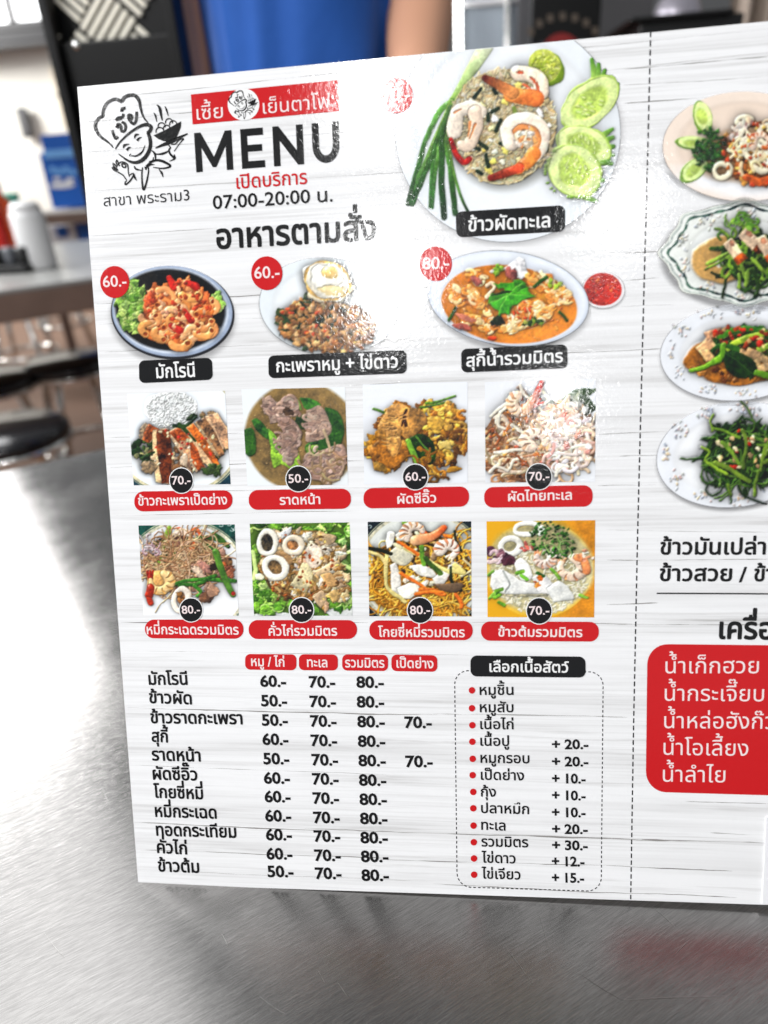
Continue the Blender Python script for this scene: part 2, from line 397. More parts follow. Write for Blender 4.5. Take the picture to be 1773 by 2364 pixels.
def plate(c, cx, cy, rx, ry, rot=0, rim=(.93, .94, .96), well=(.95, .955, .965), wr=.74, sh=.3, dy=.04):
    c.shadow(cx + rx * .01, cy + ry * (dy + .01), rx * 1.0, ry * 1.0, rot, sh, .055)
    c.ell(cx, cy, rx, ry, rot, rim, .008, 0, 0.004, .1, flat=8)
    c.ell(cx, cy, rx * (wr + .035), ry * (wr + .035), rot, np.array(well) * .955, 0, 0, 0.004, .1, soft=rx * .05)
    c.ell(cx, cy, rx * wr, ry * wr, rot, well, 0, 0, 0.004, .1, soft=rx * .06)
GREEN_D = (.08, .22, .09); GREEN_M = (.20, .42, .13); GREEN_L = (.50, .68, .22)

def dish_fried_rice():
    c = Cv(620, 150, -110, 1400, 1360, alpha=0)
    plate(c, 825, 560, 662, 660, 0, (.90, .92, .94), (.925, .94, .955), .80, .28, .02)
    # spring onions
    for P, r in (([(705, 60), (640, 170), (560, 290), (500, 385)], [46, 36, 26, 20]),):
        c.path(smooth(P, 6), np.interp(np.linspace(0, 1, 19), [0, .33, .66, 1], r), (.90, .93, .78), .7, .05, .3, col2=(.50, .70, .22))
    for P, r, c1, c2 in (
        ([(505, 380), (430, 440), (350, 610), (300, 780), (240, 985)], 17, (.30, .52, .16), (.07, .22, .08)),
        ([(500, 390), (470, 470), (395, 640), (330, 800), (262, 985)], 20, (.62, .78, .30), (.10, .28, .10)),
        ([(498, 390), (455, 560), (395, 700), (372, 1005)], 12, (.40, .62, .20), (.12, .32, .11)),
        ([(500, 400), (445, 570), (410, 760), (384, 1010)], 11, (.52, .72, .25), (.10, .30, .10)),
        ([(495, 420), (455, 560), (440, 800), (456, 1068)], 19, (.20, .40, .13), (.05, .16, .07)),
        ([(488, 560), (475, 640), (500, 830), (525, 1050)], 18, (.38, .60, .20), (.08, .24, .09)),
        ([(485, 640), (515, 800), (560, 950), (600, 1034)], 9, (.45, .64, .24), (.06, .20, .08)),
        ([(490, 430), (420, 610), (330, 850), (270, 950)], 13, (.25, .46, .15), (.06, .19, .08))):
        c.path(smooth(P, 5), r, c1, .8, .12, .35, col2=c2)
    # lime
    c.ell(1060, 190, 112, 100, 48, (.42, .55, .10), .35, .05, .06, .3)
    c.ell(1048, 178, 100, 92, 48, (.78, .82, .32), .1, .03, .10, .3)
    for k in range(7):
        a = k * 51 + 10; c.path([(1048 + 14 * math.cos(math.radians(a)), 178 + 14 * math.sin(math.radians(a))), (1048 + 84 * math.cos(math.radians(a)), 178 + 80 * math.sin(math.radians(a)))], [3, 5], (.88, .90, .55), .2, .04, .2)
    bits(c, (1048, 178, 78, 72), 70, 4, 9, [(.70, .76, .22), (.80, .85, .38), (.62, .70, .18)], (1.5, 2.5), .1, .05, .3)
    # cucumber fans
    def cuke(cx, cy, rx, ry, rot, fan):
        q = math.radians(rot)
        for k in range(fan):
            t = -.55 + 1.3 * k / max(1, fan - 1); d = math.radians(rot - 42 + 30 * t)
            x, y = cx + rx * .35 * math.cos(q) + ry * .5 * math.sin(q) * -t, cy + rx * .35 * math.sin(q) + ry * t * .8
            c.path([(x, y), (x + rx * .75 * math.cos(d), y + rx * .75 * math.sin(d))], [26, 12], (.70, .84, .38), .5, .06, .3, col2=(.28, .50, .13))
        c.ell(cx, cy, rx, ry, rot, (.66, .80, .33), .25, .05, .05, .25)
        c.ell(cx, cy, rx * .94, ry * .92, rot, (.84, .91, .58), .1, .03, .05, .25)
        c.ell(cx, cy, rx * .62, ry * .58, rot, (.71, .82, .36), .05, .08, .08, .25, soft=14)
        for k in range(18):
            x, y = inell(cx, cy, rx * .52, ry * .44, rot); c.ell(x, y, 20, 9, rot + 60 + RNG.normal() * 20, vary((.62, .74, .30), .12), .5, .05, .06, .4)
            c.ell(x, y, 13, 4.5, rot + 60, (.85, .90, .60), .3, 0, .03, .3)
    cuke(1310, 390, 205, 118, -40, 5); cuke(1275, 640, 165, 115, 25, 5); cuke(1222, 790, 172, 150, 42, 3)
    for k in range(26):
        a = math.radians(RNG.uniform(20, 230)); c.ell(1222 + 172 * math.cos(a), 792 + 158 * math.sin(a), 10, 8, 0, (.42, .60, .18), .5, .2, .05, .2)
    # rice dome
    c.shadow(815, 560, 330, 345, 0, .55, .10, (.45, .45, .42))
    c.ell(800, 532, 314, 338, 0, (.76, .67, .48), .25, .02, .06, .1)
    for k in range(1150):
        x, y = inell(800, 530, 310, 334); t = ((x - 800) / 314) ** 2 + ((y - 530) / 338) ** 2
        a = RNG.uniform(0, 360); ln = RNG.uniform(14, 24); d = np.array([math.cos(a), math.sin(a)]) * ln
        c.z = 90 * (1 - t) * .35 + RNG.uniform(0, 4)
        col = vary(pick([(.95, .88, .70), (.93, .83, .62), (.97, .93, .80), (.88, .75, .50), (.94, .86, .66)]), .07)
        c.path([(x - d[0], y - d[1]), (x, y + RNG.uniform(-2, 2)), (x + d[0], y + d[1])], [5, 8.2, 5], vary(col, .07), 1.0, .03, .45)
    c.z = 60
    bits(c, (800, 540, 280, 300), 34, 9, 20, [(.95, .92, .84), (.93, .82, .38), (.96, .90, .62)], (1, 1.6), .3, .06)
    for x, y, r, a in ((655, 330, 32, 130), (757, 322, 14, 60), (760, 432, 22, 150), (718, 470, 18, 90), (780, 520, 34, 115), (680, 632, 34, 40), (712, 730, 38, 80), (645, 655, 15, 20), (1065, 650, 18, 100), (665, 800, 14, 30), (800, 628, 12, 0), (875, 440, 24, 70)):
        c.path([(x - r * math.cos(math.radians(a)), y - r * math.sin(math.radians(a))), (x + r * math.cos(math.radians(a)), y + r * math.sin(math.radians(a)))], [11, 13], (.06, .13, .08) if x != 875 else (.42, .50, .20), .6, .1, .5)
    # prawns
    c.path(smooth([(1030, 330), (1020, 265), (960, 225), (890, 215)], 6), 44, (.94, .85, .75), .8, .06, .5)
    c.path(smooth([(1000, 365), (920, 350), (850, 340)], 6), [48] * 6 + [44] * 7, (.90, .42, .18), .7, .1, .6, col2=(.93, .50, .22))
    c.path(smooth([(860, 330), (790, 290), (730, 262), (695, 245)], 6), np.linspace(38, 18, 19), (.92, .55, .28), .8, .1, .6, col2=(.30, .05, .03))
    for x, y, a in ((905, 215, 10), (985, 262, 50), (1010, 300, 70), (940, 290, 30)): c.ell(x, y, 26, 9, a, (.86, .34, .20), .4, .3, .08, .4)
    c.path(smooth([(520, 560), (540, 450), (620, 415), (670, 440)], 6), np.linspace(46, 40, 19), (.95, .88, .80), .8, .05, .5)
    c.path(smooth([(640, 440), (650, 540), (600, 640), (560, 640)], 6), np.linspace(42, 28, 19), (.95, .84, .74), .8, .05, .5)
    for P in ([(610, 500), (600, 590)], [(640, 510), (610, 600)], [(520, 450), (560, 430)]): c.path(P, [8, 4], (.92, .55, .32), .3, .05, .4)
    c.path(smooth([(500, 610), (525, 690), (570, 740), (600, 720)], 6), np.linspace(14, 20, 19), (.62, .08, .08), .6, .15, .4)
    c.path(smooth([(850, 620), (840, 540), (900, 492), (985, 500), (1035, 560), (1030, 640), (985, 700)], 6), np.linspace(48, 46, 37), (.96, .88, .80), .8, .05, .5)
    c.path(smooth([(880, 560), (920, 530), (985, 545), (1015, 600), (1000, 660)], 6), 20, (.93, .55, .30), .6, .08, .5)
    c.ell(940, 600, 60, 55, 0, (.92, .82, .68), .5, .2, .1, .4); bits(c, (940, 590, 60, 60), 10, 8, 18, [(.95, .90, .84), (.93, .56, .32)], irr=.3)
    c.path(smooth([(990, 690), (950, 740), (900, 780)], 6), np.linspace(42, 34, 13), (.93, .48, .20), .7, .1, .6)
    c.path(smooth([(905, 775), (850, 795), (790, 815), (735, 832)], 6), np.linspace(30, 20, 19), (.85, .26, .14), .7, .15, .5, col2=(.28, .06, .05))
    c.shade(1.0, .66, .44, .85, .35, rel=.46, warp=.4); return c.tone(1.14, 1.04, 1.12)

def dish_macaroni():
    c = Cv(360, 90, 90, 690, 540, alpha=0)
    c.shadow(440, 385, 318, 240, 4, .30, .08)
    c.ell(440, 358, 314, 236, 4, (.13, .14, .17), .008, 0, .02, .3, flat=8)
    c.ell(438, 350, 306, 230, 4, (.62, .68, .78), .008, 0, .02, .3, flat=8); c.ell(434, 347, 292, 217, 4, (.80, .84, .90), 0, 0, .02, .2, soft=8)
    c.ell(430, 343, 280, 206, 4, (.09, .09, .10), 0, 0, .12, .2, soft=12)
    frill(c, (235, 290, 70, 95, 20), 60, 12, 26, [(.48, .64, .26), (.36, .54, .18), (.62, .74, .38)]); frill(c, (245, 395, 75, 50, 20), 34, 12, 24, [(.48, .64, .26), (.36, .54, .18), (.62, .74, .38)])
    frill(c, (670, 310, 30, 45), 14, 9, 18, [(.72, .82, .50), (.52, .70, .28)])
    P0 = [(.87, .50, .25), (.90, .58, .34), (.82, .42, .18), (.93, .66, .44)]
    c.ell(470, 360, 175, 165, 20, (.66, .30, .14), .3, .12, .2, .2)
    bits(c, (465, 330, 165, 145), 150, 10, 22, [(.86, .46, .24), (.80, .38, .18), (.92, .60, .40), (.76, .30, .16)])
    for _ in range(46):
        x, y = inell(480, 370, 165, 150); a = RNG.uniform(0, 360); R = RNG.uniform(30, 48)
        c.path(arc(x, y, R, R * .8, a, a + RNG.uniform(90, 150), 8), 17, vary(pick(P0), .08), .9, .06, .6)
        if RNG.uniform() < .5: p = arc(x, y, R, R * .8, a, a, 1)[0]; c.ell(p[0], p[1], 11, 9, a, (.55, .20, .09), .2, 0, .05, .1)
    for x, y, a in ((465, 390, 80), (395, 460, 85), (600, 405, -10), (600, 440, 10), (480, 500, 20), (330, 440, 120), (530, 250, 20)):
        c.path(arc(x, y, 44, 34, a, a + 130, 9), 20, vary((.92, .60, .32), .06), .9, .05, .7)
        p = arc(x, y, 44, 34, a, a, 1)[0]; c.ell(p[0], p[1], 12, 10, 0, (.60, .24, .10), .2, 0, .05, .1)
    for x, y, a in ((520, 370, 55), (535, 215, 20), (440, 205, 60), (455, 430, 30)): c.path([(x - 26 * math.cos(math.radians(a)), y - 26 * math.sin(math.radians(a))), (x + 26 * math.cos(math.radians(a)), y + 26 * math.sin(math.radians(a)))], [14, 20], (.72, .12, .10), .8, .1, .7)
    bits(c, (470, 350, 160, 150), 60, 5, 11, [(.92, .66, .48), (.72, .22, .12), (.55, .20, .10)])
    c.shade(1.0, .64, .46, 1.0, .45); return c.tone(1.0, 1.05, 1.05)

def dish_basil():
    c = Cv(340, 850, 40, 760, 560, alpha=0)
    plate(c, 1235, 325, 352, 246, 6, (.90, .93, .95), (.93, .95, .965), .76, .26)
    c.shadow(1235, 430, 250, 130, 8, .5, .15, (.5, .48, .45))
    bits(c, (1225, 420, 240, 118, 8), 40, 20, 40, [(.45, .28, .14), (.12, .18, .09)])
    M = [(.70, .46, .24), (.80, .58, .34), (.60, .36, .18), (.86, .66, .42), (.52, .30, .14)]
    bits(c, (1225, 410, 250, 128, 8), 330, 7, 17, M, (1, 1.5), .35)
    for _ in range(16):
        x, y = inell(1150, 410, 170, 90); leaf(c, x, y, RNG.uniform(40, 75), RNG.uniform(10, 20), RNG.uniform(0, 360), vary((.10, .20, .10), .2))
    leaf(c, 1180, 370, 90, 30, 50, (.08, .17, .10)); leaf(c, 1060, 380, 80, 26, 60, (.10, .20, .12)); leaf(c, 1240, 330, 100, 22, 5, (.10, .16, .10))
    bits(c, (1225, 430, 250, 125, 8), 160, 7, 16, M, (1, 1.5), .35)
    bits(c, (1200, 400, 220, 110), 16, 5, 10, [(.85, .25, .12), (.90, .45, .15)])
    c.shadow(1250, 225, 120, 100, 0, .5, .2, (.4, .36, .3))
    c.ell(1240, 235, 116, 62, 0, (.93, .86, .72), .5, .12, .06, .3)
    c.ell(1232, 195, 118, 96, 10, (.95, .92, .84), .5, .14, .05, .4); c.path(arc(1232, 195, 112, 92, 0, 360, 40, 10), 6 + 3 * np.sin(np.arange(40)), (.86, .66, .32), .5, .15, .3)
    c.ell(1232, 185, 86, 70, 10, (.97, .95, .90), .4, .15, .04, .4); c.ell(1245, 155, 40, 30, 0, (.96, .78, .42), .8, .06, .05, .6); c.ell(1255, 240, 66, 26, 0, (.95, .84, .58), .4, .2, .05, .4)
    c.shade(1.0, .64, .46, 1.0, .3); return c.tone(1.04, 1.0, 1.0)

def dish_suki():
    c = Cv(420, 225, 85, 1060, 680, alpha=0)
    c.shadow(790, 520, 370, 205, 8, .92, .10, (.06, .06, .07))
    c.shadow(765, 430, 515, 312, 6, .30, .06)
    c.ell(756, 410, 514, 298, 7, (.80, .83, .88), .008, 0, .006, .2, flat=6); c.ell(756, 402, 498, 284, 7, (.90, .92, .95), .0, 0, .006, .2, soft=14)
    c.ell(762, 425, 455, 262, 7, (.86, .88, .92), 0, 0, .005, .2, soft=26)
    c.ell(764, 447, 432, 246, 7, (.90, .52, .16), 0, .01, .06, .6, soft=6); c.ell(764, 470, 380, 190, 7, (.94, .56, .17), 0, .02, .07, .6, soft=30)
    bits(c, (800, 450, 390, 210, 7), 60, 4, 10, [(.96, .66, .28), (.85, .40, .10)], gloss=.6)
    O = [(.95, .80, .55), (.92, .66, .34), (.97, .86, .66), (.88, .55, .22)]
    def clump(x, y, rx, ry, rot, n):
        c.ell(x, y, rx, ry, rot, (.80, .46, .18), .3, .2, .15, .2)
        for _ in range(int(n * .7)):
            px, py = inell(x, y, rx, ry, rot); a = RNG.uniform(0, 360); R = RNG.uniform(14, 34)
            c.path(arc(px, py, R, R * .6, a, a + RNG.uniform(80, 220), 8, rot), RNG.uniform(6, 13), vary(pick(O), .07), 1.0, .06, .6)
    c.poly([(735, 220), (830, 150), (862, 160), (885, 260), (845, 290), (770, 262)], (.93, .92, .92), .4); c.poly([(640, 240), (720, 205), (735, 235), (660, 252)], (.94, .92, .88), .4)
    clump(500, 400, 110, 60, 20, 34); clump(560, 270, 60, 40, 0, 14); clump(970, 300, 90, 60, 20, 26); clump(1080, 390, 90, 60, 10, 26); clump(880, 520, 190, 70, -22, 60); clump(630, 560, 50, 80, 0, 16); clump(520, 540, 70, 40, 20, 14); clump(760, 590, 70, 30, -8, 16)
    c.path(smooth([(630, 330), (660, 315), (680, 345), (650, 375), (620, 400)], 5), 13, (.96, .84, .70), .9, .05, .6)
    for x, y, a in ((770, 250, 70), (800, 262, 80), (560, 300, 30)): c.ell(x, y, 44, 20, a, (.58, .30, .28), .6, .2, .15, .5)
    c.ell(470, 590, 55, 22, 15, (.74, .36, .30), .5, .2, .1, .5); c.ell(490, 530, 60, 22, 20, (.80, .46, .36), .5, .2, .1, .5)
    for P, r in (([(385, 545), (410, 500), (430, 465)], 11), ([(925, 325), (965, 295), (1005, 268)], 12), ([(1080, 490), (1110, 520), (1130, 545)], 9)): c.path(smooth(P), r, (.12, .28, .08), .8, .1, .6)
    bits(c, (700, 240, 30, 40), 8, 10, 18, [(.55, .72, .22), (.45, .64, .18)]); bits(c, (1050, 310, 40, 20), 6, 10, 16, [(.60, .70, .22)]); bits(c, (920, 555, 90, 24, -10), 14, 9, 18, [(.45, .56, .16), (.12, .24, .08), (.60, .66, .26)])
    c.ell(690, 550, 40, 36, 0, (.08, .15, .06), .3, .3, .2, .4); bits(c, (860, 480, 120, 50), 16, 6, 10, [(.86, .28, .12)])
    # celery leaf
    G = (.22, .56, .12)
    for P in ([(620, 440), (660, 380), (760, 370), (800, 395), (700, 450)], [(680, 330), (780, 310), (850, 300), (945, 395), (880, 400), (800, 410), (740, 372)], [(640, 450), (760, 385), (930, 395), (860, 430), (760, 500), (700, 525), (690, 480)], [(800, 300), (860, 296), (900, 340), (830, 380)]):
        P = np.array(P, float); Q = []
        for i in range(len(P)):
            a, b = P[i], P[(i + 1) % len(P)]
            for t in (0, .3, .6): Q.append(a + (b - a) * t + RNG.normal(size=2) * 7)
        c.poly(Q, vary(G, .12), .3, 26, .12, .3)
    for P in ([(640, 440), (780, 390), (930, 395)], [(780, 390), (850, 310)], [(760, 400), (700, 510)]): c.path(P, [5, 3, 3][:len(P)], (.42, .72, .24), .4, .03, .3)
    c.path([(660, 395), (730, 378), (800, 372)], [3, 12, 3], (.06, .16, .04), .1, .05, .1)
    c.ell(660, 660, 30, 14, 0, (.88, .26, .10), .5, .2, .1, .6)
    c.shade(1.0, .66, .44, 1.0, .45); return c.tone(1.0, 1.06, 1.1)

def dish_sauce():
    c = Cv(110, 1205, 230, 305, 255, alpha=0)
    c.shadow(1362, 368, 138, 116, 0, .3, .08); c.ell(1362, 358, 137, 116, 0, (.92, .91, .92), .008, 0, .01, .2, flat=6); c.ell(1358, 354, 120, 104, 0, (.78, .12, .09), .0, .01, .08, .6)
    bits(c, (1358, 354, 110, 95), 60, 3, 7, [(.90, .36, .16), (.55, .05, .05), (.88, .20, .12)], gloss=.7)
    c.shade(1.0, .68, .42, .8, .4); return c

def sq(n=300, bg=(.93, .93, .94)): return Cv(n, 0, 0, 1.0, bg=bg)
def navy_corner(c, cx, cy, r, w=.075, navy=(.06, .20, .26), cream=(.80, .77, .62), deco=(.78, .84, .82)):
    g = c.grid(0, 0, 1, 1); sl, X, Y = g; d = np.hypot(X - cx, Y - cy)
    c.put(sl, np.clip((d - r) * c.k, 0, 1), np.array(navy), 0 * X, .12)
    for _ in range(60):
        a = RNG.uniform(0, 6.28); q = r + RNG.uniform(.05, .24); x, y = cx + q * math.cos(a), cy + q * math.sin(a)
        if -.02 < x < 1.02 and -.02 < y < 1.02: c.path(arc(x, y, .02, .014, a * 60, a * 60 + 200, 6), .0035, deco, 0, .1, 0)
    P = arc(cx, cy, r + .008, r + .008, 0, 360, 90); c.path(P, .016, cream, 0, .1, .1); c.path(arc(cx, cy, r + .036, r + .036, 0, 360, 90), .0045, (.70, .70, .58), 0, .1, 0)

def dish_duck():
    c = sq(bg=(.93, .95, .97)); navy_corner(c, .47, .42, .66)
    c.ell(.45, .2, .26, .24, 0, (.96, .97, .97), .2, .1, .03, .1)
    for _ in range(420):
        x, y = inell(.45, .2, .25, .21); a = RNG.uniform(0, 6.28); c.path([(x - .012 * math.cos(a), y - .012 * math.sin(a)), (x + .012 * math.cos(a), y + .012 * math.sin(a))], .0055, vary((.95, .96, .95), .03), .8, .01, .2)
    c.shadow(.5, .66, .46, .28, 0, .55, .2, (.5, .47, .42))
    bits(c, (.16, .62, .14, .14), 46, .016, .032, [(.10, .20, .10), (.20, .32, .14), (.55, .52, .34), (.08, .14, .08)])
    bits(c, (.75, .5, .24, .28, 30), 70, .016, .035, [(.14, .22, .10), (.30, .30, .16), (.60, .46, .30), (.10, .16, .08)])
    bits(c, (.45, .72, .3, .16), 70, .018, .04, [(.62, .48, .34), (.45, .30, .18), (.72, .60, .46), (.30, .20, .12)])
    def slab(x0, y0, x1, y1, w, col, fat=(.80, .66, .50)):
        d = np.array([x1 - x0, y1 - y0]); d /= np.linalg.norm(d); n = np.array([-d[1], d[0]]) * w
        A, B = np.array([x0, y0]), np.array([x1, y1]); J = lambda: RNG.normal(size=2) * .008
        c.poly([A + n * 1.5 + J(), A - n + J(), (A + B) / 2 - n * 1.3 + J(), B - n * .8 + J(), B + n * 1.3 + J(), (A + B) / 2 + n * 1.7 + J()], vary(fat, .08), .4, w * .6, .14, .3)
        c.poly([A + n * .9 + J(), A - n + J(), (A + B) / 2 - n * 1.2 + J(), B - n * .7 + J(), B + n * .5 + J(), (A + B) / 2 + n * .8 + J()], col, .5, w * .8, .22, .7)
    for a in ((.86, .24, .99, .62, .05, (.55, .42, .33)), (.74, .30, .92, .68, .045, (.52, .36, .24)), (.62, .36, .86, .80, .05, (.62, .30, .12)), (.24, .36, .16, .52, .06, (.56, .26, .13)), (.46, .40, .72, .84, .06, (.58, .25, .11)), (.34, .40, .33, .98, .068, (.40, .17, .09)), (.55, .52, .60, .82, .03, (.62, .45, .34))): slab(*a)
    for P in ([(.46, .36), (.58, .36), (.70, .28)], [(.52, .34), (.60, .44), (.66, .52)], [(.10, .70), (.18, .66), (.24, .64)]): c.path(smooth(P), [.02] * 6 + [.012] * 7, (.12, .22, .10), .7, .2, .4)
    c.ell(.54, .72, .05, .065, 20, (.84, .74, .62), .7, .15, .08, .4); c.ell(.17, .80, .08, .08, 0, (.56, .46, .34), .6, .2, .15, .4); bits(c, (.82, .83, .1, .06), 16, .015, .03, [(.14, .22, .10), (.22, .30, .14)])
    bits(c, (.5, .6, .42, .26), 34, .009, .016, [(.78, .16, .12), (.85, .78, .60), (.86, .80, .66)])
    c.shade(1.0, .62, .48, 1.0, .4); return c.tone(1.05, 1.05, 1.08)

def dish_radna():
    c = sq(bg=(.93, .95, .96)); c.ell(.56, .50, .555, .56, 0, (.56, .44, .24), 0, .01, .06, .5, soft=.03); c.ell(.56, .5, .5, .5, 0, (.50, .39, .22), 0, .02, .1, .5, soft=.08)
    bits(c, (.5, .5, .45, .45), 120, .003, .007, [(.66, .54, .32), (.42, .32, .16)], gloss=.6)
    def lf(P, col): c.poly(smooth(np.array(P), 4), col, .4, .05, .16, .5)
    lf([(0, .42), (.08, .40), (.12, .50), (.11, .66), (.04, .70), (0, .66)], (.12, .30, .09)); lf([(.08, .32), (.14, .30), (.24, .42), (.30, .54), (.2, .50), (.12, .42)], (.16, .38, .12))
    lf([(.80, .2), (.92, .24), (.98, .42), (.92, .62), (.76, .66), (.62, .68), (.60, .58), (.76, .52)], (.13, .32, .10)); lf([(.56, .1), (.66, .1), (.76, .18), (.66, .22), (.6, .2)], (.2, .46, .14)); lf([(.26, .58), (.34, .60), (.50, .62), (.54, .76), (.46, .84), (.36, .78), (.28, .82), (.25, .70)], (.52, .72, .18)); lf([(.24, .40), (.32, .50), (.36, .62), (.30, .66), (.24, .54)], (.42, .64, .18)); lf([(.60, .60), (.72, .58), (.70, .66), (.60, .70)], (.50, .68, .22)); lf([(.52, .30), (.62, .26), (.66, .36), (.58, .42), (.50, .38)], (.12, .22, .10)); lf([(.5, .1), (.55, .12), (.58, .22), (.54, .2)], (.55, .74, .26))
    Mt = [(.60, .48, .42), (.66, .54, .48), (.54, .42, .36), (.72, .60, .54)]
    def meat(P, n, r):
        c.poly(smooth(np.array(P), 4), vary(Mt[0], .05), .6, .05, .10, .3); P = np.array(P); cx, cy = P.mean(0); rx, ry = np.ptp(P[:, 0]) * .42, np.ptp(P[:, 1]) * .42
        for _ in range(n):
            x, y = inell(cx, cy, rx, ry); a = RNG.uniform(0, 360); c.path(arc(x, y, r * 1.6, r, a, a + RNG.uniform(60, 180), 6), r * .45, vary(pick(Mt), .07), .7, .08, .4)
    meat([(.2, .08), (.30, .10), (.34, .2), (.26, .28), (.20, .22)], 8, .03); meat([(.24, .24), (.36, .12), (.48, .06), (.55, .14), (.54, .28), (.44, .30), (.34, .34), (.26, .36)], 26, .03); c.ell(.45, .24, .06, .04, 40, (.28, .2, .15), .1, .2, .15, .1)
    meat([(.62, .22), (.74, .18), (.82, .28), (.86, .46), (.72, .54), (.60, .54), (.63, .38)], 24, .03); meat([(.32, .30), (.46, .30), (.57, .44), (.53, .58), (.47, .78), (.41, .78), (.38, .62), (.32, .52), (.38, .44)], 36, .032)
    meat([(.55, .78), (.72, .66), (.96, .58), (.98, .80), (.86, .96), (.62, .94)], 30, .035)
    noodles(c, (.78, .78, .2, .15), 16, .012, [(.62, .50, .36), (.70, .60, .46), (.52, .40, .28)], (.6, 1.4), 1.2)
    c.shade(1.0, .64, .46, 1.0, .3); return c.tone(1.06, 1.0, 1.05)

def dish_padseew():
    c = sq(bg=(.90, .91, .93)); c.shadow(.5, .62, .52, .34, 8, .4, .25, (.55, .54, .54))
    B = [(.62, .40, .10), (.72, .50, .16), (.50, .30, .07), (.40, .23, .06), (.80, .60, .24)]
    bits(c, (.58, .50, .44, .32, 6), 120, .02, .05, B, (1, 2), .3, .2); bits(c, (.22, .66, .22, .18, 10), 60, .02, .045, B)
    for P in ([(.6, .2), (.72, .19), (.88, .14)], [(.10, .24), (.18, .27), (.26, .30)], [(.55, .24), (.7, .22), (.84, .2)]): c.path(smooth(P), .012, (.28, .46, .12), .7, .15, .4)
    noodles(c, (.78, .45, .22, .26), 60, .014, B, (.3, .9), 2.0, .15, .6); bits(c, (.78, .50, .2, .26), 46, .018, .034, [(.82, .64, .26), (.66, .42, .12), (.34, .2, .06), (.86, .72, .36)]); noodles(c, (.66, .86, .10, .12), 22, .014, B, (.5, 1.2), 2.0, .15, .6)
    c.ell(.80, .62, .05, .04, 20, (.88, .76, .42), .6, .2, .1, .5); c.ell(.70, .40, .10, .06, 20, (.70, .54, .22), .5, .2, .12, .5)
    c.poly(smooth(np.array([(.42, .54), (.50, .50), (.64, .54), (.70, .68), (.66, .80), (.56, .78), (.46, .68)]), 4), (.07, .20, .05), .4, .06, .25, .5)
    c.path(smooth([(.43, .57), (.48, .70), (.54, .84), (.58, 1.0)]), [.026] * 19, (.45, .66, .20), .7, .08, .5); c.path(smooth([(.5, .52), (.58, .62), (.66, .72)]), .009, (.36, .56, .2), .5, .1, .3)
    def slab(P, col): c.poly(smooth(np.array(P), 4), col, .55, .05, .16, .35)
    slab([(.03, .68), (.12, .56), (.22, .54), (.38, .60), (.44, .70), (.36, .80), (.24, .84), (.12, .76)], (.60, .38, .14)); slab([(.08, .76), (.2, .80), (.22, .88), (.10, .86)], (.62, .46, .20)); slab([(.14, .42), (.22, .36), (.28, .46), (.22, .54), (.14, .52)], (.66, .46, .20))
    slab([(.36, .26), (.48, .24), (.60, .32), (.60, .42), (.48, .52), (.40, .54), (.36, .40)], (.68, .48, .24)); slab([(.14, .42), (.22, .26), (.30, .20), (.42, .22), (.44, .28), (.38, .42), (.36, .62), (.28, .72), (.22, .62), (.22, .48)], (.72, .52, .28))
    for P in ([(.42, .26), (.40, .34), (.38, .42)], [(.40, .36), (.42, .42)]): c.path(P, [.012, .016, .008][:len(P)], (.30, .14, .05), .1, .1, .3)
    for _ in range(16): x, y = inell(.30, .42, .10, .2, 10); a = 60 + RNG.normal() * 20; c.path(arc(x, y, .05, .03, a, a + 80, 6), .006, vary((.80, .60, .34), .08), .6, .1, .5)
    c.ell(.86, .86, .075, .03, -5, (.72, .50, .12), .6, .15, .1, .5)
    noodles(c, (.56, .78, .06, .14), 10, .012, B, (.6, 1.4), 1.5)
    c.shade(1.0, .62, .5, 1.0, .5); return c.tone(1.0, 1.08, 1.1)

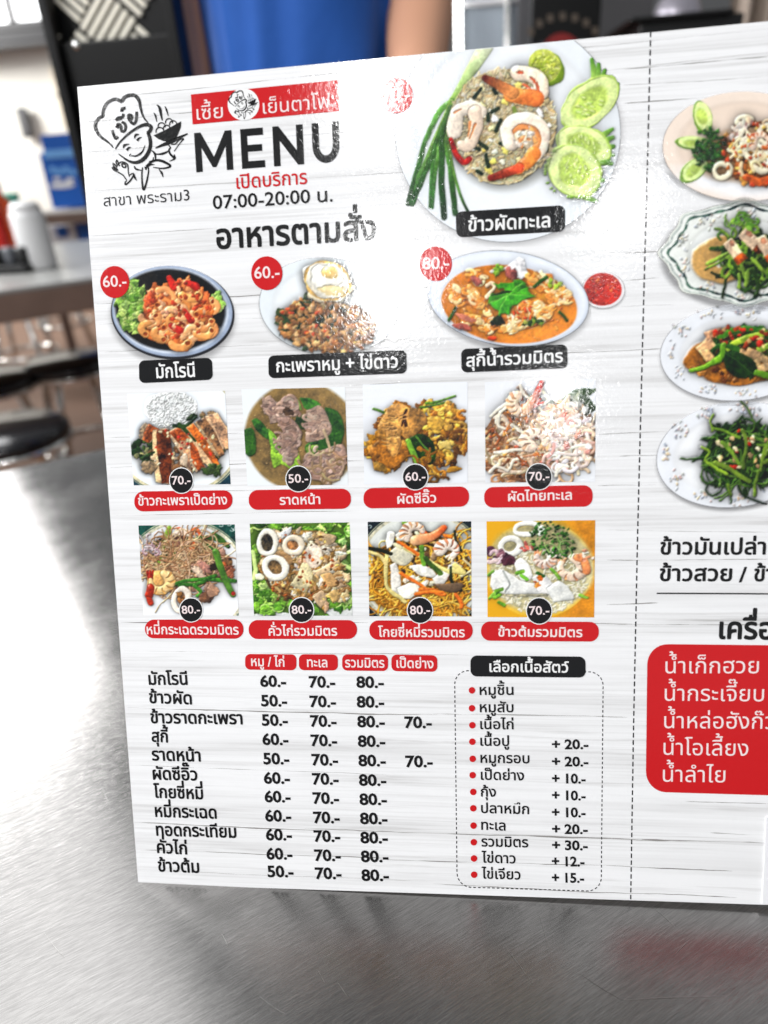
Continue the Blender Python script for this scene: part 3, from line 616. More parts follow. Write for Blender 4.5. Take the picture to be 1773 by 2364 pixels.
def dish_padthai():
    c = sq(bg=(.90, .91, .93)); c.shadow(.42, .6, .5, .5, 8, .4, .2, (.55, .53, .52))
    P0 = [(.72, .56, .40), (.80, .66, .50), (.62, .44, .28), (.52, .32, .18), (.86, .76, .64)]
    c.ell(.36, .62, .42, .38, -10, (.40, .24, .12), .3, .08, .25, .2); c.ell(.72, .55, .32, .34, 0, (.46, .30, .18), .3, .08, .25, .2)
    for x, y, l, a in ((.7, .2, .34, -18), (.74, .28, .3, 0), (.82, .16, .22, 40)): leaf(c, x, y, l, .06, a, (.14, .24, .12), (.32, .42, .2))
    leaf(c, .76, .34, .26, .035, -70, (.70, .72, .62)); leaf(c, .36, .14, .34, .03, 18, (.12, .22, .09))
    noodles(c, (.34, .66, .38, .32), 170, .0125, P0, (.3, .9), 1.6, .08, .6); noodles(c, (.70, .6, .28, .34), 90, .013, [(.84, .74, .62), (.78, .62, .44), (.62, .44, .3)], (.3, .8), 1.4, .08, .6)
    bits(c, (.4, .5, .36, .34), 60, .010, .022, [(.76, .42, .14), (.85, .58, .24), (.60, .22, .10), (.66, .30, .12)])
    for P in ([(.06, .34), (.16, .24), (.28, .18)], [(.10, .40), (.14, .30), (.24, .22)], [(.32, .05), (.36, .14), (.44, .2)], [(.08, .70), (.2, .69), (.34, .68)], [(.24, .42), (.34, .5), (.38, .56)], [(.14, .30), (.12, .42), (.18, .46)], [(.05, .9), (.1, .84), (.2, .88)], [(.22, .86), (.26, .78), (.34, .76)], [(.52, .1), (.58, .2), (.5, .24)], [(.28, .60), (.34, .64), (.42, .64)]): c.path(smooth(P), .015, vary((.90, .86, .78), .04), .8, .04, .5)
    for P in ([(.0, .52), (.05, .46), (.1, .5)], [(.1, .5), (.14, .56), (.1, .62)], [(.3, .74), (.36, .80), (.42, .86)]): c.path(smooth(P), .011, (.58, .28, .12), .8, .1, .5)
    noodles(c, (.74, .62, .2, .26), 70, .016, [(.93, .88, .82), (.88, .78, .68), (.90, .66, .58), (.95, .92, .88)], (.4, .9), 1.4)
    shrimp(c, .62, .36, .085, 200, 20, .055, 0, (.95, .80, .68), (.92, .60, .40), (.90, .40, .26)); shrimp(c, .34, .22, .09, 230, 30, .062, 10, (.95, .82, .70), (.93, .62, .38), (.80, .18, .10), tl=1.2)
    c.path(smooth([(.38, .28), (.46, .18), (.50, .08)]), np.linspace(.045, .03, 13), (.93, .68, .50), .9, .06, .6, col2=(.80, .20, .14)); c.path([(.50, .09), (.52, .02)], [.028, .02], (.78, .14, .10), .7, .1, .5)
    shrimp(c, .46, .58, .085, 120, 380, .065, 0, (.96, .84, .74), (.94, .68, .48), (.93, .66, .44), tl=.1); c.ell(.47, .56, .022, .012, -20, (.42, .2, .1), .1, .1, .1, .2)
    bits(c, (.82, .5, .14, .3), 20, .014, .03, [(.95, .80, .72), (.86, .56, .50), (.93, .88, .84)])
    c.shade(1.0, .64, .48, 1.0, .5); return c.tone(1.03, 1.06, 1.05)

def dish_mee():
    c = sq(bg=(.95, .955, .965)); navy_corner(c, .47, .60, .62, navy=(.07, .30, .26), cream=(.86, .84, .72))
    c.shadow(.50, .5, .45, .36, 0, .35, .3, (.6, .58, .56))
    V = [(.74, .60, .44), (.80, .68, .52), (.66, .50, .34), (.60, .42, .28)]
    c.ell(.48, .42, .42, .32, 0, (.46, .32, .2), .2, .15, .25, .2)
    bits(c, (.48, .45, .42, .34), 60, .02, .045, [(.42, .26, .18), (.56, .38, .30), (.16, .24, .10), (.66, .48, .40)])
    for P, r in (([(.42, .05), (.50, .10), (.60, .05)], .03), ([(.54, .12), (.56, .22), (.52, .26)], .02), ([(.62, .06), (.66, .14)], .02)): c.path(smooth(P), r, (.90, .36, .16), .7, .1, .5)
    c.ell(.46, .09, .09, .055, -10, (.93, .82, .74), .7, .15, .06, .4); c.ell(.44, .14, .06, .025, 0, (.30, .18, .14), .2, .2, .1, .2)
    for P, r in (([(.33, .04), (.27, .2), (.20, .42), (.12, .56)], .032),): c.path(smooth(P, 5), r, (.48, .60, .16), .8, .1, .5, col2=(.40, .56, .16))
    for P in ([(.56, .16), (.66, .14), (.80, .16), (.92, .24)], [(.62, .14), (.70, .22), (.80, .28)], [(.68, .20), (.66, .30), (.60, .36)], [(.50, .24), (.40, .26), (.30, .38)], [(.78, .10), (.86, .16), (.90, .22)]): c.path(smooth(P, 4), .02, vary((.18, .34, .12), .1), .8, .15, .5)
    noodles(c, (.42, .38, .36, .24), 190, .0062, V, (.5, 1.3), 1.3, .04, .5, dirn=None); noodles(c, (.14, .46, .12, .16), 40, .0055, V, (.8, 1.8), 1.0); noodles(c, (.12, .24, .12, .08), 14, .008, [(.62, .50, .52), (.80, .72, .74)], (.6, 1.2))
    bits(c, (.64, .5, .08, .1), 10, .025, .045, [(.88, .72, .62), (.72, .52, .42), (.30, .2, .18)]); c.ell(.78, .46, .06, .04, -40, (.12, .09, .08), .5, .3, .1, .4)
    for P in ([(.36, .64), (.52, .60), (.70, .60), (.98, .62)], [(.40, .66), (.60, .64), (.78, .56)], [(.55, .66), (.62, .74), (.58, .78)]): c.path(smooth(P, 4), .02, vary((.20, .44, .12), .12), .8, .12, .5)
    bits(c, (.9, .5, .08, .12), 12, .02, .04, [(.40, .2, .14), (.56, .32, .22), (.86, .42, .2)])
    c.path(smooth([(.79, .30), (.84, .48), (.90, .66), (.95, .76)], 5), .034, (.30, .50, .16), .8, .08, .5); c.ell(.955, .745, .028, .022, 30, (.62, .12, .10), .5, .1, .05, .3)
    c.ell(.68, .78, .07, .085, 40, (.36, .24, .18), .5, .2, .2, .4); c.ell(.74, .72, .07, .06, 40, (.56, .42, .34), .5, .2, .15, .4)
    c.ell(.18, .64, .13, .13, 0, (.90, .66, .36), .7, .1, .08, .5); shrimp(c, .2, .62, .10, -60, 190, .058, 0, (.95, .78, .52), (.93, .60, .28), (.70, .14, .08), tl=.9); c.path(smooth([(.09, .68), (.07, .78), (.09, .86)]), [.045] * 6 + [.03] * 7, (.66, .16, .08), .8, .12, .6)
    squid(c, .41, .82, .075, .12, 14, .03, (.93, .88, .82)); bits(c, (.42, .80, .04, .07), 10, .012, .024, [(.60, .40, .2), (.40, .24, .12)])
    c.shade(1.0, .64, .46, 1.0, .45); return c.tone(1.04, 1.05, 1.08)

def dish_kua():
    c = sq(bg=(.34, .48, .16)); G = [(.42, .62, .20), (.34, .54, .16), (.56, .72, .32), (.24, .42, .12), (.64, .78, .42)]
    frill(c, (.5, .5, .75, .75), 190, .03, .07, G); c.ell(.92, .94, .2, .1, 0, (.82, .83, .82), .1, .1, .03, .1); c.ell(.2, .99, .2, .03, 0, (.84, .85, .84), .1, .1, .03, .1)
    frill(c, (.88, .78, .14, .14), 40, .025, .05, G); frill(c, (.14, .78, .18, .2), 60, .03, .06, G)
    for P in ([(.9, .44), (1.0, .50)], [(.84, .40), (.92, .34), (1.0, .3)], [(.02, .3), (.05, .5), (.02, .6)]): c.path(P, .02, (.76, .86, .52), .6, .05, .4)
    c.ell(.52, .46, .42, .38, 10, (.50, .38, .20), .3, .1, .2, .2)
    K = [(.80, .70, .52), (.70, .56, .36), (.86, .80, .68), (.58, .42, .22), (.74, .62, .48), (.88, .84, .76)]
    bits(c, (.52, .42, .42, .36, 10), 150, .02, .045, K, (1, 2), .35, .12); bits(c, (.78, .66, .18, .28, 0), 80, .018, .04, K, (1, 2), .35, .12); noodles(c, (.5, .62, .3, .2), 50, .012, [(.72, .58, .38), (.60, .44, .24), (.50, .34, .18)], (.3, .8), 1.8, .1, .4)
    def slab(P, col): c.poly(smooth(np.array(P), 4), col, .5, .04, .10, .35)
    slab([(.38, .66), (.48, .52), (.52, .42), (.60, .46), (.62, .62), (.52, .74)], (.86, .80, .62)); slab([(.54, .30), (.62, .22), (.72, .28), (.72, .42), (.62, .48), (.55, .40)], (.88, .80, .72)); slab([(.62, .52), (.86, .42), (.88, .48), (.68, .58)], (.82, .70, .54)); slab([(.72, .10), (.86, .14), (.80, .24), (.72, .2)], (.78, .66, .50)); slab([(.3, .1), (.42, .04), (.40, .12), (.32, .16)], (.78, .78, .78)); slab([(.74, .76), (.84, .72), (.88, .80), (.80, .86)], (.84, .68, .42)); slab([(.60, .80), (.70, .72), (.74, .82), (.68, .92)], (.76, .64, .50)); slab([(.70, .56), (.80, .54), (.86, .66), (.76, .70)], (.80, .62, .40)); slab([(.24, .30), (.36, .30), (.42, .42), (.34, .5)], (.62, .48, .32)); c.ell(.08, .57, .045, .035, 0, (.86, .86, .74), .6, .1, .05, .4)
    bits(c, (.5, .5, .42, .42, 10), 60, .008, .016, [(.80, .36, .12), (.90, .74, .40), (.32, .22, .12), (.66, .30, .12)])
    c.ell(.17, .21, .07, .10, 10, (.30, .26, .2), .1, .1, .2, .1); squid(c, .17, .205, .085, .12, 8, .026); c.ell(.43, .24, .07, .06, 0, (.62, .42, .26), .2, .2, .2, .2); squid(c, .43, .235, .088, .082, 0, .028, (.92, .86, .76)); c.ell(.245, .475, .09, .09, 20, (.34, .27, .19), .1, .1, .25, .1); squid(c, .245, .475, .115, .10, 50, .032)
    c.shade(1.0, .62, .5, 1.0, .45); return c.tone(1.03, 1.08, 1.1)

def dish_koy():
    c = sq(bg=(.86, .87, .84)); navy_corner(c, .52, .52, .60, navy=(.06, .12, .16), cream=(.78, .76, .66)); c.ell(.52, .52, .56, .56, 0, (.84, .85, .83), 0, 0, .02, .2)
    c.ell(.50, .68, .48, .36, 0, (.66, .50, .18), 0, .04, .1, .4, soft=.04); c.ell(.5, .5, .46, .4, 0, (.36, .26, .12), .1, .06, .25, .2)
    Y = [(.86, .64, .20), (.78, .54, .14), (.90, .72, .30), (.66, .42, .10)]
    noodles(c, (.2, .62, .22, .3), 120, .0085, Y, (.5, 1.3), 1.2, .05, .6); noodles(c, (.55, .80, .42, .2), 150, .0085, Y, (.4, 1.1), 1.4, .05, .6); noodles(c, (.85, .45, .14, .26), 50, .0085, Y, (.6, 1.4), 1.2); noodles(c, (.45, .42, .26, .2), 50, .0085, Y, (.5, 1.2), 1.4)
    bits(c, (.55, .4, .34, .26), 40, .016, .035, [(.40, .28, .18), (.28, .2, .14), (.62, .5, .36), (.86, .84, .74)])
    W = (.92, .91, .86)
    def slab(P, col=W): c.poly(smooth(np.array(P), 4), vary(col, .03), .6, .035, .05, .4)
    slab([(.16, .2), (.20, .11), (.27, .12), (.24, .24), (.18, .28)]); slab([(.27, .14), (.36, .09), (.38, .18), (.30, .22)], (.86, .84, .80)); slab([(.18, .34), (.28, .26), (.40, .30), (.42, .40), (.34, .46), (.24, .42)], (.88, .86, .74)); slab([(.22, .46), (.28, .44), (.32, .62), (.30, .78), (.24, .74)]); slab([(.28, .70), (.40, .64), (.50, .70), (.42, .80), (.30, .80)]); slab([(.40, .46), (.50, .44), (.62, .50), (.66, .58), (.54, .58), (.44, .52)]); slab([(.62, .60), (.72, .52), (.78, .52), (.74, .64), (.66, .66)]); slab([(.36, .58), (.44, .56), (.46, .62), (.38, .62)]); slab([(.50, .66), (.58, .62), (.56, .70)])
    for P, r, col in (([(.18, .32), (.18, .50), (.2, .70), (.36, .84)], .02, (.84, .78, .50)), ([(.02, .32), (.12, .36), (.18, .46)], .018, (.86, .78, .52)), ([(.36, .28), (.52, .36), (.66, .46), (.78, .52)], .022, (.86, .82, .52)), ([(.7, .2), (.82, .2), (.86, .14)], .016, (.88, .84, .70)), ([(.92, .40), (1.0, .50), (.9, .58)], .012, (.86, .80, .62)), ([(.26, .24), (.32, .28)], .02, (.86, .84, .68)), ([(.84, .46), (.92, .54), (.8, .5)], .026, (.84, .78, .48))): c.path(smooth(P, 4), r, col, .8, .05, .5)
    for P, r, col in (([(.52, .26), (.52, .36), (.54, .44)], .024, (.38, .58, .18)), ([(.56, .38), (.62, .46), (.70, .54)], .026, (.22, .34, .12)), ([(.80, .48), (.80, .60), (.84, .70)], .014, (.08, .16, .08)), ([(.84, .70), (.90, .72)], .018, (.10, .12, .08)), ([(.02, .28), (.14, .30), (.22, .34)], .02, (.10, .12, .08)), ([(.84, .1), (.86, .22), (.90, .3)], .014, (.08, .12, .08)), ([(.36, .02), (.38, .02)], .02, (.46, .66, .2))): c.path(smooth(P, 4), r, col, .7, .1, .5)
    for P in ([(.30, .22), (.40, .28), (.48, .34)], [(.32, .54), (.44, .62), (.58, .72), (.72, .76)], [(.50, .72), (.62, .72), (.74, .76)], [(.46, .76), (.6, .74), (.72, .74)], [(.84, .76), (.90, .86), (.90, .90)], [(.74, .14), (.8, .16)]): c.path(smooth(P, 4), .018, vary((.90, .44, .14), .06), .7, .08, .5)
    slab([(.62, .66), (.80, .64), (.92, .66), (.86, .74), (.7, .72)], (.40, .32, .24))
    shrimp(c, .46, .13, .085, 150, 345, .062, 0, (.95, .86, .78), (.94, .58, .34), (.92, .36, .14), tl=.5); c.path(smooth([(.46, .20), (.58, .18), (.68, .12), (.74, .06)]), np.linspace(.05, .03, 19), (.95, .72, .52), .8, .06, .6, col2=(.90, .36, .14))
    shrimp(c, .77, .30, .075, 160, 400, .065, 10, (.95, .88, .82), (.92, .46, .26), (.94, .8, .7), tl=.05)
    c.shade(1.0, .62, .5, 1.0, .45); return c.tone(1.02, 1.1, 1.1)

def dish_khaotom():
    c = sq(bg=(.90, .66, .10)); c.poly([(.72, -.05), (1.05, -.05), (1.05, 1.05), (.66, 1.05), (.9, .5)], (.82, .52, .12), 0, .3, .05, .1, soft=.2)
    c.ell(.48, .50, .50, .50, 0, (.93, .74, .22), 0, 0, .03, .2); c.ell(.5, .50, .48, .47, 0, (.80, .76, .58), 0, .03, .06, .3, soft=.05); c.ell(.48, .34, .40, .3, 0, (.70, .66, .48), 0, .1, .1, .3, soft=.12)
    for _ in range(520):
        x, y = inell(.48, .62, .44, .34); a = RNG.uniform(0, 6.28); c.z = RNG.uniform(0, .008); c.path([(x - .014 * math.cos(a), y - .014 * math.sin(a)), (x + .014 * math.cos(a), y + .014 * math.sin(a))], .009, vary((.90, .88, .78), .04), .7, .02, .3)
    c.z = .02
    squid(c, .37, .08, .11, .058, -6, .024, (.95, .94, .90)); squid(c, .22, .26, .09, .085, -30, .03, (.95, .94, .90)); c.ell(.5, .1, .045, .055, 20, (.92, .91, .86), .6, .1, .04, .3)
    noodles(c, (.08, .36, .08, .08), 16, .018, [(.52, .34, .40), (.80, .70, .72), (.30, .16, .22)], (.6, 1.2), 2); c.ell(.19, .40, .06, .06, 0, (.24, .10, .16), .5, .2, .15, .6); c.path(arc(.21, .42, .05, .05, 150, 380, 9), .016, (.32, .16, .22), .8, .1, .6); bits(c, (.36, .28, .06, .05), 10, .012, .02, [(.84, .36, .32), (.92, .78, .72)])
    W = (.92, .92, .90)
    def slab(P, col=W): c.poly(smooth(np.array(P), 4), vary(col, .02), .55, .045, .035, .3)
    slab([(.03, .66), (.06, .54), (.14, .50), (.22, .54), (.34, .62), (.50, .66), (.54, .74), (.40, .76), (.2, .76), (.06, .72)]); slab([(.26, .44), (.32, .38), (.40, .46), (.42, .58), (.34, .62), (.28, .54)]); slab([(.42, .58), (.52, .54), (.62, .66), (.58, .76), (.48, .74)]); slab([(.56, .70), (.66, .62), (.76, .68), (.82, .80), (.72, .82), (.62, .84)])
    c.path(smooth([(.16, .52), (.22, .66), (.18, .74)]), .008, (.72, .74, .72), .1, .05, .2); c.path(smooth([(.18, .765), (.36, .775), (.56, .765)]), .012, (.62, .60, .50), .2, .15, .2)
    for x, y, a in ((.31, .53, -20), (.35, .58, 40), (.50, .55, 30), (.08, .76, -20), (.05, .78, -50), (.12, .72, -15), (.14, .86, 30), (.62, .52, 40), (.90, .78, 20), (.04, .54, -40), (.10, .78, -30), (.66, .57, 60)): c.path([(x - .032 * math.cos(math.radians(a)), y - .032 * math.sin(math.radians(a))), (x + .032 * math.cos(math.radians(a)), y + .032 * math.sin(math.radians(a)))], .017, vary(pick([(.38, .62, .16), (.16, .36, .12), (.50, .70, .24)]), .1), .8, .08, .5)
    bits(c, (.48, .62, .03, .05), 7, .012, .02, [(.72, .34, .08), (.85, .5, .2)])
    shrimp(c, .54, .38, .075, -20, 190, .055, 10, (.95, .86, .80), (.94, .62, .44), (.94, .6, .4), tl=.1); shrimp(c, .79, .48, .105, -80, 200, .062, 0, (.95, .84, .74), (.93, .55, .32), (.94, .7, .5), tl=.1); c.path(smooth([(.84, .38), (.91, .42), (.93, .52)]), .035, (.93, .56, .34), .8, .08, .5); noodles(c, (.93, .36, .06, .06), 10, .008, [(.92, .60, .46), (.95, .88, .84)], (.5, 1), 2)
    for _ in range(150):
        x, y = inell(.62, .2, .22, .17, 35); leaf(c, x, y, RNG.uniform(.02, .05), RNG.uniform(.008, .018), RNG.uniform(0, 360), vary(pick([(.14, .30, .10), (.20, .40, .14), (.08, .20, .07), (.30, .46, .20)]), .15))
    noodles(c, (.66, .3, .12, .12), 8, .005, [(.60, .70, .42)], (.6, 1.2), .6)
    c.shade(1.0, .68, .42, .9, .35); return c.tone(1.02, 1.06, 1.1)

# right-hand plates: plate radius 1 about (0,0), x right
def flowers(c, r, n, pal, s=.03, ry=None):
    for k in range(n):
        a = 2 * math.pi * k / n + .3
        for _ in range(16):
            x = r * math.cos(a) + RNG.normal() * s * 1.8 * abs(math.sin(a)) + RNG.normal() * s * .5; y = (ry or r) * math.sin(a) + RNG.normal() * s * .8 + RNG.normal() * s * abs(math.cos(a))
            c.ell(x, y, s * RNG.uniform(.25, .6), s * .3, RNG.uniform(0, 180), vary(pick(pal), .1), 0, .2, .05, 0, a=.45)
PAL = [(.52, .55, .60), (.86, .66, .34), (.40, .45, .55), (.78, .70, .62), (.80, .55, .50), (.62, .66, .58)]
def rplate(): return Cv(400, -1.12, -1.12 * .66, 2.24, 2.24 * .66, alpha=0)
def dish_salad():
    c = rplate(); plate(c, 0, 0, 1, .66, 0, (.93, .86, .80), (.92, .84, .77), .78, .4, .05)
    c.ell(-.1, .44, .7, .16, 6, (.95, .95, .96), 0, .1, .01, .1, soft=.14)
    c.ell(.05, .12, .6, .34, 0, (.72, .54, .36), 0, .1, .08, .3, soft=.1)
    for x, y, rx, ry, a in ((-.52, -.36, .12, .20, -18), (-.62, -.04, .22, .09, 6), (-.62, .28, .20, .12, -42)):
        c.ell(x, y, rx, ry, a, (.40, .58, .16), .3, .04, .06, .3); c.ell(x + .01, y - .01, rx * .9, ry * .86, a, (.82, .90, .58), .1, .03, .05, .3); c.ell(x, y, rx * .55, ry * .5, a, (.70, .80, .36), .1, .05, .08, .3, soft=.02)
    bits(c, (.15, .06, .50, .36), 170, .02, .045, [(.50, .26, .10), (.72, .38, .14), (.36, .18, .08), (.84, .56, .24)])
    for _ in range(120): x, y = inell(-.42, .02, .16, .24); leaf(c, x, y, RNG.uniform(.04, .09), RNG.uniform(.015, .03), RNG.uniform(0, 360), vary(pick([(.10, .28, .08), (.16, .36, .12), (.07, .2, .06)]), .15))
    for x, y, rx, ry, a in ((-.28, .28, .10, .085, 0), (.22, .20, .12, .10, 10), (.10, -.05, .12, .06, -30), (.30, -.12, .10, .12, 0), (.0, -.30, .09, .05, 0), (.5, .1, .11, .1, 0), (.1, .1, .1, .06, 40)): squid(c, x, y, rx, ry, a, .034, (.92, .88, .76))
    noodles(c, (-.06, -.16, .14, .12), 16, .02, [(.80, .76, .70), (.60, .46, .42), (.90, .86, .78)], (.6, 1.2), 1.5); noodles(c, (.2, 0, .4, .3), 30, .022, [(.92, .88, .78), (.88, .80, .62)], (.3, .8), 1.6)
    shrimp(c, .22, -.02, .11, 160, 330, .06, 0, tail=(.85, .25, .12)); c.path(smooth([(.02, .36), (.2, .42), (.5, .34)]), .05, (.82, .34, .12), .7, .15, .5); bits(c, (.15, .1, .45, .36), 60, .012, .024, [(.84, .40, .14), (.92, .70, .34), (.70, .22, .10)])
    c.shade(1.0, .64, .46, 1.0, .5); return c.tone(1.02, 1.06, 1.06)
def dish_pork():
    c = rplate(); th = np.linspace(0, 2 * math.pi, 97)[:-1]
    sc = 1 + .045 * np.cos(8 * th) + .02 * np.cos(16 * th)
    def ring(r): return np.stack([r * sc * np.cos(th), r * .62 * sc * np.sin(th)], 1)
    c.shadow(0, .05, 1.02, .63, 0, .42, .06); c.poly(ring(1.0), (.88, .89, .86), .03, .05, .01, .2); c.poly(ring(.95), (.92, .93, .91), .03, .03, .01, .2)
    c.path(np.vstack([ring(.875), ring(.875)[:1]]), .014 + .006 * np.sin(np.arange(97) * 2.1), (.14, .26, .24), 0, .35, .1); c.path(np.vstack([ring(.955), ring(.955)[:1]]), .012, (.66, .70, .68), .3, .1, .1)
    c.ell(0, 0, .70, .42, 0, (.84, .85, .83), 0, 0, .01, .1, soft=.03); c.ell(0, 0, .66, .39, 0, (.93, .94, .93), 0, 0, .01, .1, soft=.03); flowers(c, .78, 10, PAL, .045, .48)
    c.ell(-.3, .08, .34, .28, 0, (.76, .58, .32), 0, .08, .06, .5, soft=.03); c.ell(-.30, .12, .07, .045, 0, (.97, .96, .94), 0, .2, .01, 0, soft=.02)
    c.ell(.15, .05, .42, .3, 0, (.06, .12, .05), .2, .1, .3, .2); noodles(c, (.1, .05, .42, .3), 110, .018, [(.10, .20, .07), (.16, .30, .09), (.36, .50, .14), (.06, .13, .05)], (.3, .9), 1.6, .15, .5)
    for P in ([(-.46, .12), (-.32, .04), (-.20, .0)], [(-.22, .06), (-.06, .1), (.02, .3)], [(-.08, .40), (-.06, .26)], [(0, .38), (.04, .24)], [(.1, .08), (.2, .2)]): c.path(smooth(P), .022, (.50, .64, .20), .8, .1, .5)
    noodles(c, (.02, -.34, .2, .08), 18, .012, [(.30, .50, .14), (.45, .62, .2)], (.6, 1.4), 2.0)
    for x, y, a in ((-.12, -.02, 52), (.08, -.14, 42), (.26, -.06, 60), (.44, -.16, 50)):
        d = np.array([math.cos(math.radians(a)), math.sin(math.radians(a))]); n = np.array([-d[1], d[0]]); p = np.array([x, y])
        c.poly([p - d * .15 - n * .07, p - d * .15 + n * .06, p + d * .10 + n * .07, p + d * .10 - n * .075], (.82, .70, .58), .5, .04, .12, .35); q = p + d * .12
        c.poly([q - n * .08 - d * .03, q + n * .07 - d * .03, q + n * .06 + d * .06, q - n * .08 + d * .06], (.66, .26, .08), .5, .03, .22, .6); c.ell(p[0] - .02, p[1] - .08, .05, .03, a, (.66, .44, .34), .2, .2, .15, .3)
    c.shade(1.0, .64, .46, 1.0, .45); return c.tone(1.02, 1.06, 1.06)
def dish_kale():
    c = rplate(); plate(c, 0, 0, 1, .62, -4, (.90, .91, .93), (.93, .935, .945), .70, .42, .05); flowers(c, .85, 11, PAL, .04, .52)
    c.ell(.02, .06, .66, .36, -4, (.56, .34, .12), 0, .06, .15, .5, soft=.02); bits(c, (.0, .2, .55, .14), 60, .02, .04, [(.48, .26, .08), (.66, .42, .16), (.34, .16, .06)], gloss=.6)
    bits(c, (.1, -.1, .56, .2, -8), 90, .03, .06, [(.08, .2, .07), (.14, .30, .09), (.50, .34, .22), (.30, .18, .10)])
    for x, y, l, wd, a in ((-.4, .1, .5, .06, -60), (.3, -.2, .4, .08, 10), (.4, -.02, .34, .1, 40), (-.05, -.2, .4, .07, -20), (.2, .05, .3, .08, 100)): leaf(c, x, y, l, wd, a, vary((.07, .18, .06), .2), (.2, .36, .12))
    for P, r, col in (([(-.2, -.2), (0, -.28), (.2, -.3), (.4, -.26)], .04, (.22, .46, .10)), ([(-.1, -.05), (.1, -.14), (.3, -.24)], .04, (.60, .72, .2)), ([(-.36, -.08), (-.1, -.07), (.1, .0)], .03, (.16, .36, .10)), ([(.3, -.04), (.5, -.16), (.6, -.2)], .04, (.56, .70, .22))): c.path(smooth(P), r, col, .7, .12, .5)
    def pork(x, y, w, h, a): 
        q = math.radians(a); d = np.array([math.cos(q), math.sin(q)]); n = np.array([-d[1], d[0]]); p = np.array([x, y]); J = lambda: RNG.normal(size=2) * .012
        c.poly([p - d * w - n * h + J(), p + d * w - n * h + J(), p + d * w * 1.1 + J(), p + d * w + n * h + J(), p - d * w + n * h + J()], vary((.74, .58, .42), .1), .6, .04, .16, .4)
    for a in ((-.42, -.1, .12, .08, -40), (-.30, -.24, .12, .06, -20), (.24, .02, .10, .05, 20), (.40, .12, .12, .05, 30), (.16, .18, .14, .05, -25), (.10, .08, .06, .08, 20), (.3, .2, .14, .04, -14), (.52, .2, .1, .07, 10), (-.4, .02, .08, .06, 60)): pork(*a)
    bits(c, (.15, -.2, .5, .14), 40, .012, .03, [(.72, .12, .08), (.60, .20, .08), (.80, .62, .4), (.40, .16, .08)])
    c.poly(smooth(np.array([(-.18, .0), (.0, .0), (.2, .08), (.26, .24), (.14, .28), (-.02, .3), (-.16, .2)]), 4), (.07, .19, .06), .3, .08, .2, .5); c.path(smooth([(-.16, 0), (0, .1), (.2, .26)]), .007, (.2, .36, .12), .5, .05, .3)
    c.path(smooth([(-.58, .24), (-.36, .14), (-.2, .06), (-.16, -.08)]), np.linspace(.03, .04, 19), (.40, .62, .12), .8, .1, .6); c.path(smooth([(.24, .24), (.44, .30), (.68, .32)]), .042, (.40, .62, .12), .8, .08, .6)
    c.shade(1.0, .62, .48, 1.0, .45); return c.tone(1.02, 1.08, 1.1)
def dish_morning():
    c = rplate(); plate(c, 0, 0, 1, .66, -7, (.91, .92, .94), (.94, .945, .955), .74, .45, .05); flowers(c, .87, 11, PAL, .045, .57)
    c.ell(.08, .0, .46, .38, 0, (.06, .10, .04), .2, .14, .3, .2)
    for _ in range(240): x, y = inell(.10, .0, .52, .42); leaf(c, x, y, RNG.uniform(.08, .2), RNG.uniform(.012, .035), RNG.uniform(0, 360), vary(pick([(.08, .18, .06), (.12, .24, .08), (.16, .30, .10), (.05, .12, .04)]), .15))
    noodles(c, (.1, .0, .46, .38), 90, .012, [(.14, .28, .08), (.28, .42, .14), (.08, .18, .06)], (.4, 1.2), 1.4, .12, .5)
    bits(c, (.1, -.02, .36, .28), 26, .018, .036, [(.80, .68, .5), (.70, .54, .38), (.62, .10, .06), (.88, .82, .66)])
    for P, r in (([(-.16, -.14), (-.04, -.02), (.04, .1)], .026), ([(-.24, .1), (-.02, .2), (.18, .32)], .03), ([(.1, -.3), (.16, -.1), (.08, .14)], .024), ([(.5, -.34), (.4, -.1), (.34, .18)], .028), ([(.68, -.26), (.5, -.12), (.4, .0)], .028), ([(-.44, -.1), (-.32, -.04), (-.36, .08), (-.1, .24)], .018), ([(.3, -.12), (.5, -.14), (.56, -.36)], .02), ([(.3, .2), (.26, .36), (.24, .5)], .026), ([(.4, .1), (.6, .0), (.72, -.04)], .028), ([(-.1, .36), (-.08, .46), (-.06, .5)], .022), ([(-.3, -.34), (-.1, -.28), (.06, -.2)], .018), ([(.56, -.44), (.62, -.5)], .026), ([(-.3, -.3), (-.32, -.42), (-.26, -.5)], .014)): c.path(smooth(P), r, vary((.42, .54, .16), .12), .9, .08, .6)
    c.shade(1.0, .62, .48, 1.0, .5); return c.tone(1.02, 1.08, 1.1)

